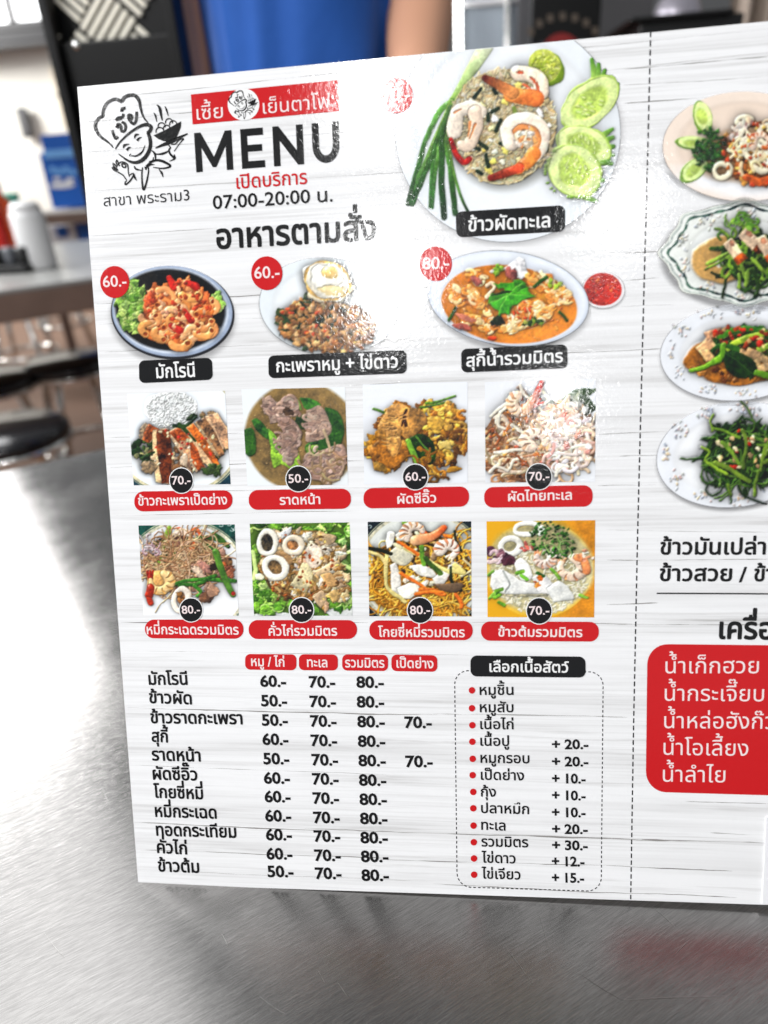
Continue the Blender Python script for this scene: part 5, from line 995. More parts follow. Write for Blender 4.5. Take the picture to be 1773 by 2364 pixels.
# ---- choice box
def ZL(x, y): return (1030 + .2758 * x, 1490 + .2758 * y)
plate_label(tuple(ZL(*p) for p in ((203, 83), (1165, 93), (1168, 268), (203, 258))), 15, 'เลือกเนื้อสัตว์', ZL(362, 218), ZL(1025, 225), 19, INK_BLACK, 4)
def dashed(name, P, n, duty, wd, z_, mat):
    P = np.array(P, float); s = np.r_[0, np.cumsum(np.linalg.norm(np.diff(P, axis=0), axis=1))]; T = s[-1]; it = []
    for k in range(n):
        t = np.linspace((k + .1) / n, (k + .1 + duty) / n, 4) * T; it.append((np.stack([np.interp(t, s, P[:, 0]), np.interp(t, s, P[:, 1])], 1), wd))
    return strokes(name, it, z_, mat, menu)
c4 = [np.array(ZL(*p)) for p in ((70, 210), (1314, 222), (1297, 2058), (92, 2020))]; bp = []
for i in range(4):
    p, a, b = c4[i], c4[i - 1], c4[(i + 1) % 4]; u = (a - p) / np.linalg.norm(a - p); v = (b - p) / np.linalg.norm(b - p)
    for t in np.linspace(0, math.pi / 2, 9): bp.append(p + u * 32 * (1 - math.sin(t)) + v * 32 * (1 - math.cos(t)))
bp.append(bp[0]); dashed('dashed_frame', bp, 150, .58, 2.2, z(2), INK_TEXT)
LST = [('หมูชิ้น', 280, 412, 565, 412, 216, 375), ('หมูสับ', 282, 557, 565, 557, 216, 525), ('เนื้อไก่', 285, 698, 565, 700, 219, 667), ('เนื้อปู', 286, 837, 528, 840, 219, 805), ('หมูกรอบ', 287, 980, 698, 985, 222, 948), ('เป็ดย่าง', 290, 1122, 653, 1128, 222, 1085), ('กุ้ง', 290, 1262, 418, 1265, 227, 1225), ('ปลาหมึก', 292, 1400, 695, 1410, 227, 1362), ('ทะเล', 293, 1540, 497, 1548, 229, 1507), ('รวมมิตร', 295, 1680, 688, 1688, 231, 1646), ('ไข่ดาว', 297, 1815, 582, 1823, 233, 1782), ('ไข่เจียว', 297, 1948, 623, 1958, 234, 1918)]
for t, a, b, c_, d, x, y in LST:
    text(t, ZL(a, b), ZL(c_, d), 18, INK_TEXT, menu, z(3), .020, name='dish_name'); disc('bullet', *ZL(x, y), 7.6, 7.6, z(3), INK_RED, menu)
for v, x0, y0, x1, y1 in ((20, 885, 865, 1190, 865), (20, 885, 1008, 1190, 1010), (10, 885, 1150, 1167, 1153), (10, 885, 1290, 1167, 1295), (10, 885, 1433, 1167, 1436), (20, 887, 1573, 1185, 1576), (30, 887, 1708, 1185, 1712), (12, 885, 1843, 1158, 1847), (15, 885, 1980, 1155, 1984)):
    text('+ %d.-' % v, ZL(x0, y0), ZL(x1, y1), 21.5, INK_TEXT, menu, z(3), .032, name='price_text')
# ---- fold line and the right-hand page
fl = [(1502, 71.5), (1495, 360), (1486.1, 681), (1471.5, 1244), (1462, 1700), (1455.8, 2081)]; fc = [card(*p) for p in fl]
yy = np.linspace(fc[0][1], fc[-1][1], 110); xx = np.interp(-yy, [-p[1] for p in fc], [p[0] for p in fc]); V, F = [], []
for k in range(109):
    y0, y1 = yy[k], yy[k] + (yy[k + 1] - yy[k]) * .66; x = (xx[k] + xx[k + 1]) / 2; h = .00022; n = len(V)
    V += [(x - h, y1, z(2)), (x + h, y1, z(2)), (x + h, y0, z(2)), (x - h, y0, z(2))]; F.append((n, n + 1, n + 2, n + 3))
mesh_obj('dashed_line', V, F, INK_TEXT, menu)
RP = [(dish_salad, 1722, 338, 191, 0, 'pale oval plate of squid salad with cucumber'), (dish_pork, 1722, 583, 192, -3, 'scalloped oval plate of crispy pork and greens'), (dish_kale, 1704, 813, 179, 0, 'floral oval plate of pork with kale'), (dish_morning, 1699, 1049, 183, 0, 'floral oval plate of stir-fried morning glory')]
for fn, cx_, cy_, rx, rot, lab in RP:
    c = fn(); o = photo('dish_photo', c, zoom_map(c, cx_, cy_, rx), menu, z(2), 2); o['label'] = lab
text('ข้าวมันเปล่า', (1523.4, 1279.4), (1767.4, 1279.4), 28, INK_TEXT, menu, z(3), .026); text('ข้าวสวย', (1522, 1340.5), (1689.5, 1341), 28, INK_TEXT, menu, z(3), .026); text('/', (1705, 1343), (1723.5, 1343), 34, INK_TEXT, menu, z(3), .02); text('ข้าวต้ม', (1739.5, 1341), (1880, 1342), 28, INK_TEXT, menu, z(3), .026)
strokes('rule_line', [([(1516, 1369.6), (1640, 1370), (1790, 1371), (1960, 1372)], 3.2)], z(2), INK_TEXT, menu)
text('เครื่องดื่ม', (1659, 1473.5), (1905, 1477), 38, INK_TEXT, menu, z(3), .030, name='headline')
rb = rrect('drinks_panel', (1494.6, 1486.5), (1985, 1491.5), (1983, 1842), (1490.5, 1827.5), 47, z(2), INK_RED, menu)
for t, a, b in (('น้ำเก็กฮวย', (1535.8, 1554), (1751.2, 1554)), ('น้ำกระเจี๊ยบ', (1534.3, 1617.3), (1763, 1618.8)), ('น้ำหล่อฮังก๊วย', (1533, 1680.5), (1818, 1682.5)), ('น้ำโอเลี้ยง', (1531.4, 1742), (1726.8, 1744.6)), ('น้ำลำไย', (1530, 1804), (1674, 1806))): text(t, a, b, 28, INK_PINK, rb, z(3), .0, name='drink_name')
STK = laminate(new_mat('sticker_paper', srgb(.93, .93, .94)))
q = [card(1768, 1885), card(1980, 1893), card(1972, 2096), card(1758.5, 2084.5)]
bm = bmesh.new(); vs_ = [bm.verts.new((p[0], p[1], .0006)) for p in q]; vb = [bm.verts.new((p[0], p[1], .00002)) for p in q]; bm.faces.new(vs_[::-1])
for i in range(4): bm.faces.new((vs_[i], vs_[(i + 1) % 4], vb[(i + 1) % 4], vb[i]))
bm_obj('blank_sticker', bm, STK, menu)
bpy.data.objects.remove(_to)
# ------------------------------------------------------------------ steel table
def steel(name, rough, base, aniso):
    m = new_mat(name, base, rough, 1.0); b = m.node_tree.nodes['Principled BSDF']
    def ns(sc, det, rot=0.0):
        n = N(m, 'ShaderNodeTexNoise'); n.inputs['Scale'].default_value = 1; n.inputs['Detail'].default_value = det; n.inputs['Roughness'].default_value = .65; L(m, coord(m, sc, (0, 0, rot)), n.inputs['Vector']); return n.outputs['Fac']
    def mp(a, l0, h0, l1, h1):
        r = N(m, 'ShaderNodeMapRange'); r.inputs[1].default_value = l0; r.inputs[2].default_value = h0; r.inputs[3].default_value = l1; r.inputs[4].default_value = h1; L(m, a, r.inputs[0]); return r.outputs[0]
    def op(o, a, b2):
        q = N(m, 'ShaderNodeMath', operation=o); L(m, a, q.inputs[0]); L(m, b2, q.inputs[1]); return q.outputs[0]
    fine = ns((150, 2600, 1), 3); mid = ns((40, 800, 1), 4); cross = ns((170, 2400, 1), 3, .55); cloud = ns((9, 9, 9), 4)
    hgt = op('ADD', op('ADD', fine, mid), mp(cross, .55, .8, 0, .9))
    bp = N(m, 'ShaderNodeBump'); bp.inputs['Strength'].default_value = .11; bp.inputs['Distance'].default_value = .00018; L(m, hgt, bp.inputs['Height']); L(m, bp.outputs[0], b.inputs['Normal'])
    L(m, mp(cloud, .3, .7, rough - .045, rough + .07), b.inputs['Roughness'])
    f = op('MULTIPLY', mp(fine, .35, .7, .84, 1.22), mp(mid, .35, .65, .96, 1.04)); f = op('MULTIPLY', f, mp(cloud, .3, .7, .93, 1.07))
    mx = N(m, 'ShaderNodeMix', data_type='RGBA', blend_type='MULTIPLY'); mx.inputs[0].default_value = 1; mx.inputs[6].default_value = (*base, 1); L(m, f, mx.inputs[7]); L(m, mx.outputs[2], b.inputs['Base Color'])
    b.inputs['Anisotropic'].default_value = aniso; t = N(m, 'ShaderNodeTangent'); t.direction_type = 'UV_MAP'; t.uv_map = 'UVMap'; L(m, t.outputs[0], b.inputs['Tangent'])
    return m
STEEL = steel('brushed_steel', .155, (.295, .286, .278), .3)
E1, E2 = onz(0, 1086, 0), onz(250, 1030, 0); ed = (E2 - E1).normalized(); TA = math.atan2(ed.y, ed.x)
mid = (E1 + E2) / 2; tn = Vector((ed.y, -ed.x, 0))        # towards the camera side
TLEN, TWID = 2.6, 1.5
ctr = mid + ed * .35 + tn * (TWID / 2)
tbl = empty('steel_table', (ctr.x, ctr.y, -.75), TA); tag(tbl, 'brushed stainless steel table the menu board stands on', 'table')
def uvbox(name, c, s, mat, parent, bevel=.004):
    o = box(name, c, s, mat, parent, bevel); me = o.data; uv = me.uv_layers.new(name='UVMap')
    for l in me.loops: p = me.vertices[l.vertex_index].co; uv.data[l.index].uv = (p.x, p.y)
    return o
uvbox('table_top', (0, 0, .75 - .0155), (TLEN, TWID, .030), STEEL, tbl)
LEGM = mottled('steel_leg', srgb(.62, .62, .62), .3, 1.0, 20, .1)
for sx in (-1, 1):
    for sy in (-1, 1): tube('leg', [(sx * (TLEN / 2 - .07), sy * (TWID / 2 - .07), 0), (sx * (TLEN / 2 - .07), sy * (TWID / 2 - .07), .719)], .019, LEGM, tbl)
# scratches in the steel
SCR = new_mat('scratch_bright', (.46, .45, .43), .3, 1.0); SCD = new_mat('scratch_dark', (.16, .15, .14), .5, .6)
Mi = (Matrix.Translation((ctr.x, ctr.y, -.75)) @ Matrix.Rotation(TA, 4, 'Z')).inverted()
def scratch(pts, wd, mat):
    P = [(Mi @ onz(x, y, 0)) for x, y in smooth(np.array(pts, float), 5)]; v, f = ribbon_geo([(p.x, p.y) for p in P], wv(len(P), wd * .3, wd, wd * .2)); mesh_obj('scratch', [(a[0], a[1], .7497) for a in v], f, mat, tbl)
for pts, wd, mt in (([(1245, 2110), (1262, 2170), (1275, 2240)], .00012, SCR), ([(1338, 2245), (1390, 2280), (1440, 2308)], .00016, SCD), ([(1440, 2308), (1530, 2302), (1680, 2298)], .00012, SCR), ([(1590, 2290), (1612, 2268), (1630, 2255)], .0001, SCR), ([(1505, 2090), (1540, 2120), (1560, 2140)], .0001, SCR), ([(512, 2155), (520, 2170), (525, 2182)], .00014, SCR), ([(780, 2268), (792, 2285), (802, 2300)], .00014, SCR), ([(735, 2240), (745, 2260), (750, 2268)], .0001, SCR), ([(100, 2150), (130, 2190), (150, 2210)], .00012, SCR), ([(235, 1815), (245, 1840), (250, 1850)], .00012, SCR), ([(600, 2300), (640, 2330), (660, 2340)], .0001, SCR), ([(1170, 2190), (1190, 2215), (1225, 2262)], .0001, SCR), ([(1560, 2200), (1575, 2185), (1590, 2170)], .00014, SCR)): scratch(pts, wd, mt)

# ------------------------------------------------------------------ room behind
FLOOR = mottled('brown_floor', srgb(.50, .37, .29), .55, 0, 1.3, .22)
fl_ = mesh_obj('floor', [(-9, -3, -.75), (7, -3, -.75), (7, 11, -.75), (-9, 11, -.75)], [(0, 1, 2, 3)], FLOOR); fl_['kind'] = 'structure'
WALLW = mottled('white_wall_paint', srgb(.95, .94, .91), .7, 0, 3, .03)
def facing(px, py, Y): d = ray(px, py); return math.atan2(-d.x, d.y)     # yaw of a thing squarely facing the camera
def slab_px(name, x0, y0, x1, y1, Y, mat, parent=None, th=.03, lean0=0.0, bevel=.004):
    """upright slab whose face spans these pixels at Y metres behind; lean0: how far its foot is shifted right"""
    a, b, c_, d = deep(x0, y0, Y), deep(x1, y0, Y), deep(x1 + lean0, y1, Y), deep(x0 + lean0, y1, Y)
    cx_ = (a.x + b.x + c_.x + d.x) / 4; w_ = ((b.x - a.x) + (c_.x - d.x)) / 2; zt = (a.z + b.z) / 2; zb = (c_.z + d.z) / 2
    return box(name, (cx_, Y + th / 2, (zt + zb) / 2), (w_, th, zt - zb), mat, parent, bevel)
def pk(px, py, Y): return deep(px, py, Y)

# far left: pale wall with a dark beam and bright clerestory above
Yw = 5.7
wl = empty('white_wall', (pk(20, 300, Yw).x, Yw, -.75)); tag(wl, 'pale sunlit wall at the far left behind the tables', 'wall')
def local(o, par): o.parent = par; o.location = o.location - par.location; return o
p0, p1 = pk(-420, 300, Yw), pk(420, 300, Yw); ztop = pk(60, 112, Yw).z
local(box('wall_panel', ((p0.x + p1.x) / 2, Yw + .06, (ztop - .75) / 2), (p1.x - p0.x, .12, ztop + .75), WALLW), wl)
BEAM = mottled('beam_grey', srgb(.30, .30, .31), .5, 0, 4, .2); BRIGHT = new_mat('clerestory_glass', srgb(.9, .92, .95), .2)
_b = BRIGHT.node_tree.nodes['Principled BSDF']; _b.inputs['Emission Color'].default_value = (1, 1, 1, 1); _b.inputs['Emission Strength'].default_value = 2.6
bmz = pk(50, 82, Yw).z
be = empty('ceiling_beam', (pk(20, 80, Yw).x, Yw - .1, bmz)); tag(be, 'dark grey beam along the top of the pale wall', 'beam')
for k, (ya, yb) in enumerate(((52, 74), (78, 96), (100, 114))):
    za, zb = pk(50, ya, Yw - .1).z, pk(50, yb, Yw - .1).z; local(box('beam_board', ((p0.x + p1.x) / 2, Yw - .1 - .03 * k, (za + zb) / 2), (p1.x - p0.x, .10, za - zb), BEAM), be)
cw = empty('clerestory_window', (pk(20, 20, Yw).x, Yw + .1, pk(20, 50, Yw).z)); tag(cw, 'bright white window strip above the grey beam', 'window')
FRM = mottled('window_frame_grey', srgb(.42, .42, .43), .4, 0, 8, .1)
for a, b in ((-320, -200), (-180, -60), (-40, 20), (30, 96), (112, 230)):
    l, r_ = pk(a, 20, Yw + .1), pk(b, 20, Yw + .1); zt, zb = pk(50, -30, Yw + .1).z, pk(50, 50, Yw + .1).z
    local(box('pane', ((l.x + r_.x) / 2, Yw + .1, (zt + zb) / 2), (r_.x - l.x, .02, zt - zb), BRIGHT), cw)
    local(box('mullion', (r_.x + .02, Yw + .08, (zt + zb) / 2), (.05, .06, zt - zb), FRM), cw)
GRY = mottled('dark_plastic', srgb(.30, .31, .33), .4, 0, 10, .1)
cb = empty('switch_box', pk(55, 285, Yw - .05)); tag(cb, 'small dark grey box on the pale wall', 'switch box')
local(slab_px('box_body', 40, 248, 62, 318, Yw - .06, GRY, lean0=8), cb); local(slab_px('box_cover', 43, 254, 58, 310, Yw - .075, FRM, th=.012, lean0=8), cb)

PST = mottled('poster_cream', srgb(.93, .88, .80), .6, 0, 6, .05); ORG = mottled('poster_orange', srgb(.85, .45, .18), .6, 0, 6, .1)
pp = empty('wall_poster', pk(150, 300, Yw - .02)); tag(pp, 'cream poster with an orange mark on the pale wall above the blue chest', 'poster')
local(slab_px('poster_sheet', 118, 150, 230, 292, Yw - .03, PST, th=.012, lean0=20), pp); local(slab_px('orange_mark', 132, 182, 168, 194, Yw - .036, ORG, th=.004, lean0=2), pp); local(slab_px('grey_mark', 128, 215, 172, 222, Yw - .036, FRM, th=.004, lean0=2), pp)
# blue drinks cabinet on a trestle
BLUE = mottled('cabinet_blue', srgb(.10, .36, .72), .35, 0, 5, .12); LBL = mottled('cabinet_light_blue', srgb(.45, .68, .92), .35, 0, 6, .1); WHT = mottled('white_paint', srgb(.92, .92, .93), .5, 0, 8, .04)
Yb = 3.9
bc = empty('blue_ice_chest', pk(150, 480, Yb)); tag(bc, 'blue chest with white lettering on the small table by the wall', 'ice chest')
local(slab_px('chest_body', 98, 348, 250, 478, Yb, BLUE, th=.4, lean0=12), bc); local(slab_px('chest_lid', 92, 306, 248, 345, Yb - .01, BLUE, th=.42, lean0=4), bc); local(slab_px('lid_stripe', 98, 342, 250, 362, Yb - .014, LBL, th=.01, lean0=2), bc)
for k, (x, y, rx, ry) in enumerate(((118, 392, 7, 9), (134, 396, 8, 8), (150, 392, 7, 10), (166, 398, 7, 8), (140, 428, 30, 7), (128, 414, 9, 5), (158, 416, 10, 5))):
    a, b = pk(x - rx, y, Yb - .02), pk(x + rx, y, Yb - .02); c_, d = pk(x, y - ry, Yb - .02), pk(x, y + ry, Yb - .02)
    P = arc((a.x + b.x) / 2, (c_.z + d.z) / 2, (b.x - a.x) / 2, (c_.z - d.z) / 2, 0, 345, 24); local(mesh_obj('lettering_mark', [(p[0], Yb - .006, p[1]) for p in P], [tuple(range(24))], LBL if k < 4 else WHT), bc)
WOODE = mottled('brown_wood', srgb(.42, .34, .30), .5, 0, 14, .25)
sh = empty('side_table', (pk(150, 520, Yb).x, Yb, -.75)); tag(sh, 'small brown-edged side table carrying the blue chest', 'table')
TOPC = mottled('pale_laminate', srgb(.85, .83, .80), .35, 0, 6, .06)
zt = pk(150, 484, Yb).z; xa, xb = pk(88, 490, Yb).x, pk(330, 490, Yb).x
local(box('table_top', ((xa + xb) / 2, Yb + .2, zt - .01), (xb - xa, .6, .02), TOPC), sh); local(box('top_edge', ((xa + xb) / 2, Yb - .11, zt - .04), (xb - xa, .03, .055), WOODE), sh)
for x in (xa + .03, xb - .03):
    for y in (Yb - .08, Yb + .45): local(box('leg', (x, y, (zt - .06 - .75) / 2), (.04, .04, zt - .06 + .75), WOODE), sh)
wb = empty('blue_and_white_carton', pk(140, 560, Yb + .1)); tag(wb, 'white carton with blue panel standing under the side table', 'carton')
local(slab_px('carton_body', 104, 520, 176, 600, Yb + .1, WHT, th=.25, lean0=6), wb); local(slab_px('carton_panel', 128, 522, 154, 548, Yb + .085, BLUE, th=.01, lean0=3), wb)
bx2 = empty('blue_crate', pk(200, 560, Yb + .1)); tag(bx2, 'plain blue crate under the side table, right of the white carton', 'crate'); local(slab_px('crate_body', 182, 512, 260, 580, Yb + .1, BLUE, th=.3), bx2); local(slab_px('crate_rim', 180, 508, 262, 518, Yb + .09, BLUE, th=.32), bx2)

# grey dining table behind with its brown edge
GREYT = mottled('grey_table_top', srgb(.60, .60, .59), .3, .3, 4, .08)
A, B = pk(-40, 676, 1.45), None
zt2 = A.z; A = onz(-60, 678, zt2); B = onz(209, 641, zt2); dd = (B - A).normalized(); ang = math.atan2(dd.y, dd.x); nb = Vector((-dd.y, dd.x, 0))
W2, D2 = 1.35, 1.15; c2 = B - dd * (W2 / 2 - .30) + nb * D2 / 2
t2 = empty('dining_table', (c2.x, c2.y, -.75), ang); tag(t2, 'grey-topped dining table with dark brown edge at the left', 'table')
h2 = zt2 + .75
box('table_top', (0, 0, h2 - .006), (W2, D2, .012), GREYT, t2); box('edge_band', (0, -D2 / 2 + .012, h2 - .046), (W2, .024, .066), WOODE, t2); box('edge_band', (0, D2 / 2 - .012, h2 - .046), (W2, .024, .066), WOODE, t2)
for sx in (-1, 1):
    for sy in (-1, 1): box('leg', (sx * (W2 / 2 - .08), sy * (D2 / 2 - .08), (h2 - .08) / 2), (.045, .045, h2 - .08), WOODE, t2)
# on it: tissue canister, sauce bottles, dark caddy
WPL = mottled('white_plastic', srgb(.76, .76, .76), .35, 0, 8, .03)
def on2(px, py): return onz(px, py, zt2)
tp = on2(96, 620); tc = empty('tissue_canister', tp); tag(tc, 'white tissue canister standing on the grey dining table', 'canister')
k = (tp - CAM).length / FPX * 1.02; H = 104 * k
lathe('canister_body', [(30 * k, 0), (32 * k, .01), (31 * k, H * .9), (28 * k, H)], WPL, tc); lathe('canister_lid', [(26 * k, H), (29 * k, H + .004), (22 * k, H + .02), (6 * k, H + .024)], WPL, tc)
REDP = mottled('red_bottle_plastic', srgb(.72, .10, .07), .3, 0, 8, .15); TEAL = mottled('teal_plastic', srgb(.35, .70, .62), .4, 0, 8, .1); BLKP = mottled('black_plastic', srgb(.05, .05, .055), .35, 0, 10, .2)
for i, (px, py, hh, mt, lab, nm) in enumerate(((16, 612, 225, REDP, 'tall red sauce bottle at the left end of the grey dining table', 'sauce_bottle'), (44, 606, 150, mottled('orange_sauce', srgb(.85, .30, .08), .3, 0, 8, .15), 'shorter orange sauce bottle beside the tall red one', 'sauce_bottle'), (58, 596, 115, TEAL, 'teal plastic cup behind the tissue canister', 'plastic_cup'))):
    tp = on2(px, py); k = (tp - CAM).length / FPX; o = empty(nm, tp); tag(o, lab, 'bottle' if 'bottle' in nm else 'cup'); H = hh * k
    if 'bottle' in nm:
        lathe('bottle_body', [(15 * k, 0), (17 * k, .006), (17 * k, H * .62), (13 * k, H * .74), (6 * k, H * .8), (6 * k, H * .86)], mt, o, 20); lathe('cap', [(7 * k, H * .86), (7.5 * k, H * .92), (3 * k, H)], WPL if i else REDP, o, 16)
    else: lathe('cup_body', [(16 * k, 0), (20 * k, H * .96), (21 * k, H), (18 * k, H), (15 * k, H * .2)], mt, o, 20)
tp = on2(22, 632); cd_ = empty('condiment_caddy', tp); tag(cd_, 'dark condiment caddy at the near side of the grey table', 'caddy'); k = (tp - CAM).length / FPX
local2 = [(-26, 0), (0, 0), (26, 0)]
bm = bmesh.new(); box_bm(bm, (0, .03, .012), (82 * k, .09, .02)); bm_obj('tray', bm, BLKP, cd_, bevel=.004)
for x, _ in local2: lathe('jar', [(11 * k, .022), (13 * k, .03), (13 * k, 42 * k), (11 * k, 46 * k)], BLKP if x else GRY, cd_, 18, (x * k, .03, 0))

# stools
SEAT = mottled('black_vinyl', srgb(.10, .10, .11), .16, 0, 20, .2); CHR = new_mat('chrome', (.75, .74, .72), .14, 1.0)
def stool(px, py, lab, zs=-.29, rz=.4):
    p = onz(px, py, zs); o = empty('round_stool', (p.x, p.y, -.75), rz); tag(o, lab, 'stool', 'round stools under the tables'); h = zs + .75
    lathe('seat', [(.02, h - .05), (.130, h - .045), (.142, h - .03), (.142, h - .012), (.126, h), (.02, h + .004)], SEAT, o, 32); lathe('seat_rim', [(.134, h - .052), (.146, h - .048), (.146, h - .036), (.134, h - .034)], CHR, o, 32)
    for a in range(4):
        q = math.pi / 4 + a * math.pi / 2; tube('leg', [(.10 * math.cos(q), .10 * math.sin(q), h - .05), (.14 * math.cos(q), .14 * math.sin(q), h * .4), (.185 * math.cos(q), .185 * math.sin(q), 0)], .012, CHR, o)
    r = .155; tube('foot_ring', [(r * math.cos(t), r * math.sin(t), .16) for t in np.linspace(0, 2 * math.pi, 28, endpoint=False)], .010, CHR, o, 8, True); return o
def by_ring(px, py, lab, rz):
    p = onz(px, py, -.59); t = stool(px, py, lab, -.29, rz); t.location = (p.x, p.y, -.75)
stool(8, 985, 'black round stool nearest the camera, cut by the left edge', -.27)
by_ring(212, 1022, 'black round stool just left of the menu, its chrome foot ring showing', .3)
by_ring(62, 815, 'black round stool pushed under the grey dining table, only its foot ring and legs clear', .2)
stool(-28, 868, 'black round stool at the left edge, behind the nearest one', -.30, .7)
by_ring(150, 745, 'black round stool farthest back, beyond the grey dining table', .5)

# lattice screen: woven pale slats over a black board
Yp = 1.02
BLK = mottled('black_board', srgb(.03, .03, .035), .4, 0, 6, .3, spec=.25); SLATM = mottled('pale_slat', srgb(.93, .91, .85), .3, .0, 30, .12)
pa, pb = pk(106, 0, Yp), pk(405, 0, Yp)
scr = empty('lattice_screen', ((pa.x + pb.x) / 2, Yp, -.05)); tag(scr, 'black screen with woven pale slats and rivets behind the menu', 'screen')
pw_ = pb.x - pa.x; zt = pk(250, -260, Yp).z; zs = pk(250, 92, Yp).z; zbm = -.70
def scr_local(o): return local(o, scr)
scr_local(box('black_panel', ((pa.x + pb.x) / 2, Yp + .02, (zt + zbm) / 2), (pw_, .02, zt - zbm), BLK))
scr_local(box('lower_board', ((pa.x + pb.x) / 2 + .004, Yp + .0, (zs + zbm) / 2), (pw_ - .012, .02, zs - zbm), BLK))
scr_local(box('side_frame', (pa.x + .004, Yp - .005, (zt + zbm) / 2), (.016, .04, zt - zbm), BLK)); scr_local(box('side_frame', (pb.x - .004, Yp - .005, (zt + zbm) / 2), (.016, .04, zt - zbm), BLK))
bs = .066; cx0, cz0 = (pa.x + pb.x) / 2 - .012, zs + .02
for i in range(-4, 5):
    for j in range(-1, 8):
        x, zz = cx0 + (i + (j % 2) * .5) * bs * 1.42, cz0 + j * bs * .71
        if not (pa.x + .03 < x < pb.x - .04 and zz < zt - .02): continue
        bm = bmesh.new(); s = 1 if j % 2 else -1
        for k in range(5):
            r = bmesh.ops.create_cube(bm, size=1); bmesh.ops.scale(bm, vec=(bs * .95, .006, bs * .105), verts=r['verts']); bmesh.ops.translate(bm, vec=(0, 0, (k - 2) * bs * .19), verts=r['verts'])
        bmesh.ops.rotate(bm, matrix=Matrix.Rotation(s * math.radians(44), 3, 'Y'), verts=bm.verts, cent=(0, 0, 0)); bmesh.ops.translate(bm, vec=(x, Yp + .004 + .002 * (j % 2), zz), verts=bm.verts)
        scr_local(bm_obj('slat_block', bm, SLATM))
RIV = new_mat('rivet_steel', (.85, .85, .84), .2, 1.0)
for x, y in ((173, 104), (127, 86)):
    p = pk(x, y, Yp - .012); o = lathe('rivet', [(.001, .004), (.004, .0035), (.0065, .001), (.0065, 0)][::-1], RIV, None, 16); o.rotation_euler = (math.pi / 2, 0, 0); o.location = (p.x, Yp - .009, p.z); local(o, scr)
# grey post right of the screen
POST = mottled('grey_post_paint', srgb(.34, .34, .35), .4, 0, 5, .1)
q0, q1 = pk(402, 60, 1.25), pk(446, 60, 1.25); po = empty('grey_post', ((q0.x + q1.x) / 2, 1.25, -.75)); tag(po, 'slim grey post between the lattice screen and the person', 'post')
local(box('post_shaft', ((q0.x + q1.x) / 2 + .014, 1.27, .25), (q1.x - q0.x, .05, 2.0), POST), po); local(box('base_plate', ((q0.x + q1.x) / 2 + .014, 1.27, -.74), (.12, .12, .018), POST), po)

# ------------------------------------------------------------------ person behind the menu
SKIN = mottled('skin', srgb(.84, .63, .51), .45, 0, 9, .05); SHIRT = mottled('blue_cotton', srgb(.10, .34, .68), .8, 0, 7, .16, .6); TROU = mottled('dark_trousers', srgb(.10, .10, .13), .8, 0, 6, .15); HAIR = mottled('black_hair', srgb(.05, .045, .04), .5, 0, 30, .3)
Yq = 1.12
def skin_mesh(name, verts, edges, radii, mat, parent, root=0, sub=2):
    me = bpy.data.meshes.new(name); me.from_pydata(verts, edges, []); me.update(); o = bpy.data.objects.new(name, me); link(o, parent)
    m = o.modifiers.new('skin', 'SKIN'); m.use_smooth_shade = True
    for i, r in enumerate(radii): me.skin_vertices[0].data[i].radius = r if isinstance(r, tuple) else (r, r); me.skin_vertices[0].data[i].use_root = (i == root)
    s = o.modifiers.new('sub', 'SUBSURF'); s.levels = s.render_levels = sub
    dg = bpy.context.evaluated_depsgraph_get(); bpy.context.view_layer.update(); ev = bpy.data.meshes.new_from_object(o.evaluated_get(dg)); o.modifiers.clear(); o.data = ev; ev.materials.clear(); ev.materials.append(mat)
    ev.polygons.foreach_set('use_smooth', [True] * len(ev.polygons)); return o
pc = pk(695, 60, Yq); per = empty('person', (pc.x, Yq, -.75), math.radians(4)); tag(per, 'person in a blue T-shirt standing behind the menu, arms at the sides', 'person')
# feet at z 0, 1.68 m tall; wide stance of the arms as seen
BV = [(0, 0, .93), (0, 0, 1.10), (0, 0, 1.28), (0, 0, 1.44), (0, -.01, 1.53), (0, -.02, 1.64), (.18, 0, 1.43), (.188, .0, 1.34), (.184, .01, 1.19), (.17, -.14, 1.06), (.17, -.20, .99), (-.175, 0, 1.43), (-.185, .02, 1.28), (-.183, .02, 1.14), (-.19, -.06, .98), (-.20, -.12, .92), (.10, 0, .86), (.11, 0, .48), (.11, .02, .08), (.11, -.10, .03), (-.10, 0, .86), (-.11, 0, .48), (-.11, .02, .08), (-.11, -.10, .03)]
BE = [(0, 1), (1, 2), (2, 3), (3, 4), (4, 5), (3, 6), (6, 7), (7, 8), (8, 9), (9, 10), (3, 11), (11, 12), (12, 13), (13, 14), (14, 15), (0, 16), (16, 17), (17, 18), (18, 19), (0, 20), (20, 21), (21, 22), (22, 23)]
BR = [(.14, .11), (.125, .10), (.13, .10), (.11, .085), .055, (.085, .10), .062, .060, .060, .040, .036, .054, .044, .040, .034, .034, .085, .058, .040, .038, .085, .058, .040, .038]
skin_mesh('body', BV, BE, BR, SKIN, per)
def tee():
    V, F = [], []; prof = [(.86, .18, .125), (.94, .182, .13), (1.02, .176, .125), (1.12, .164, .122), (1.22, .164, .128), (1.32, .168, .125), (1.42, .18, .11), (1.48, .12, .085), (1.51, .075, .07)]; sg = 88
    for zz, rx, ry in prof:
        for k in range(sg):
            a = 2 * math.pi * k / sg; f = 1 + (.045 * math.sin(6 * a + zz * 7) + .035 * math.sin(13 * a - zz * 11 + 2 * math.sin(3 * a))) * (1.0 if zz < 1.3 else .4); V.append((rx * .89 * f * math.cos(a), ry * f * math.sin(a), zz))
    for i in range(len(prof) - 1):
        for k in range(sg): k2 = (k + 1) % sg; F.append((i * sg + k, i * sg + k2, (i + 1) * sg + k2, (i + 1) * sg + k))
    return mesh_obj('t_shirt', V, F, SHIRT, per, True)
ts = tee()
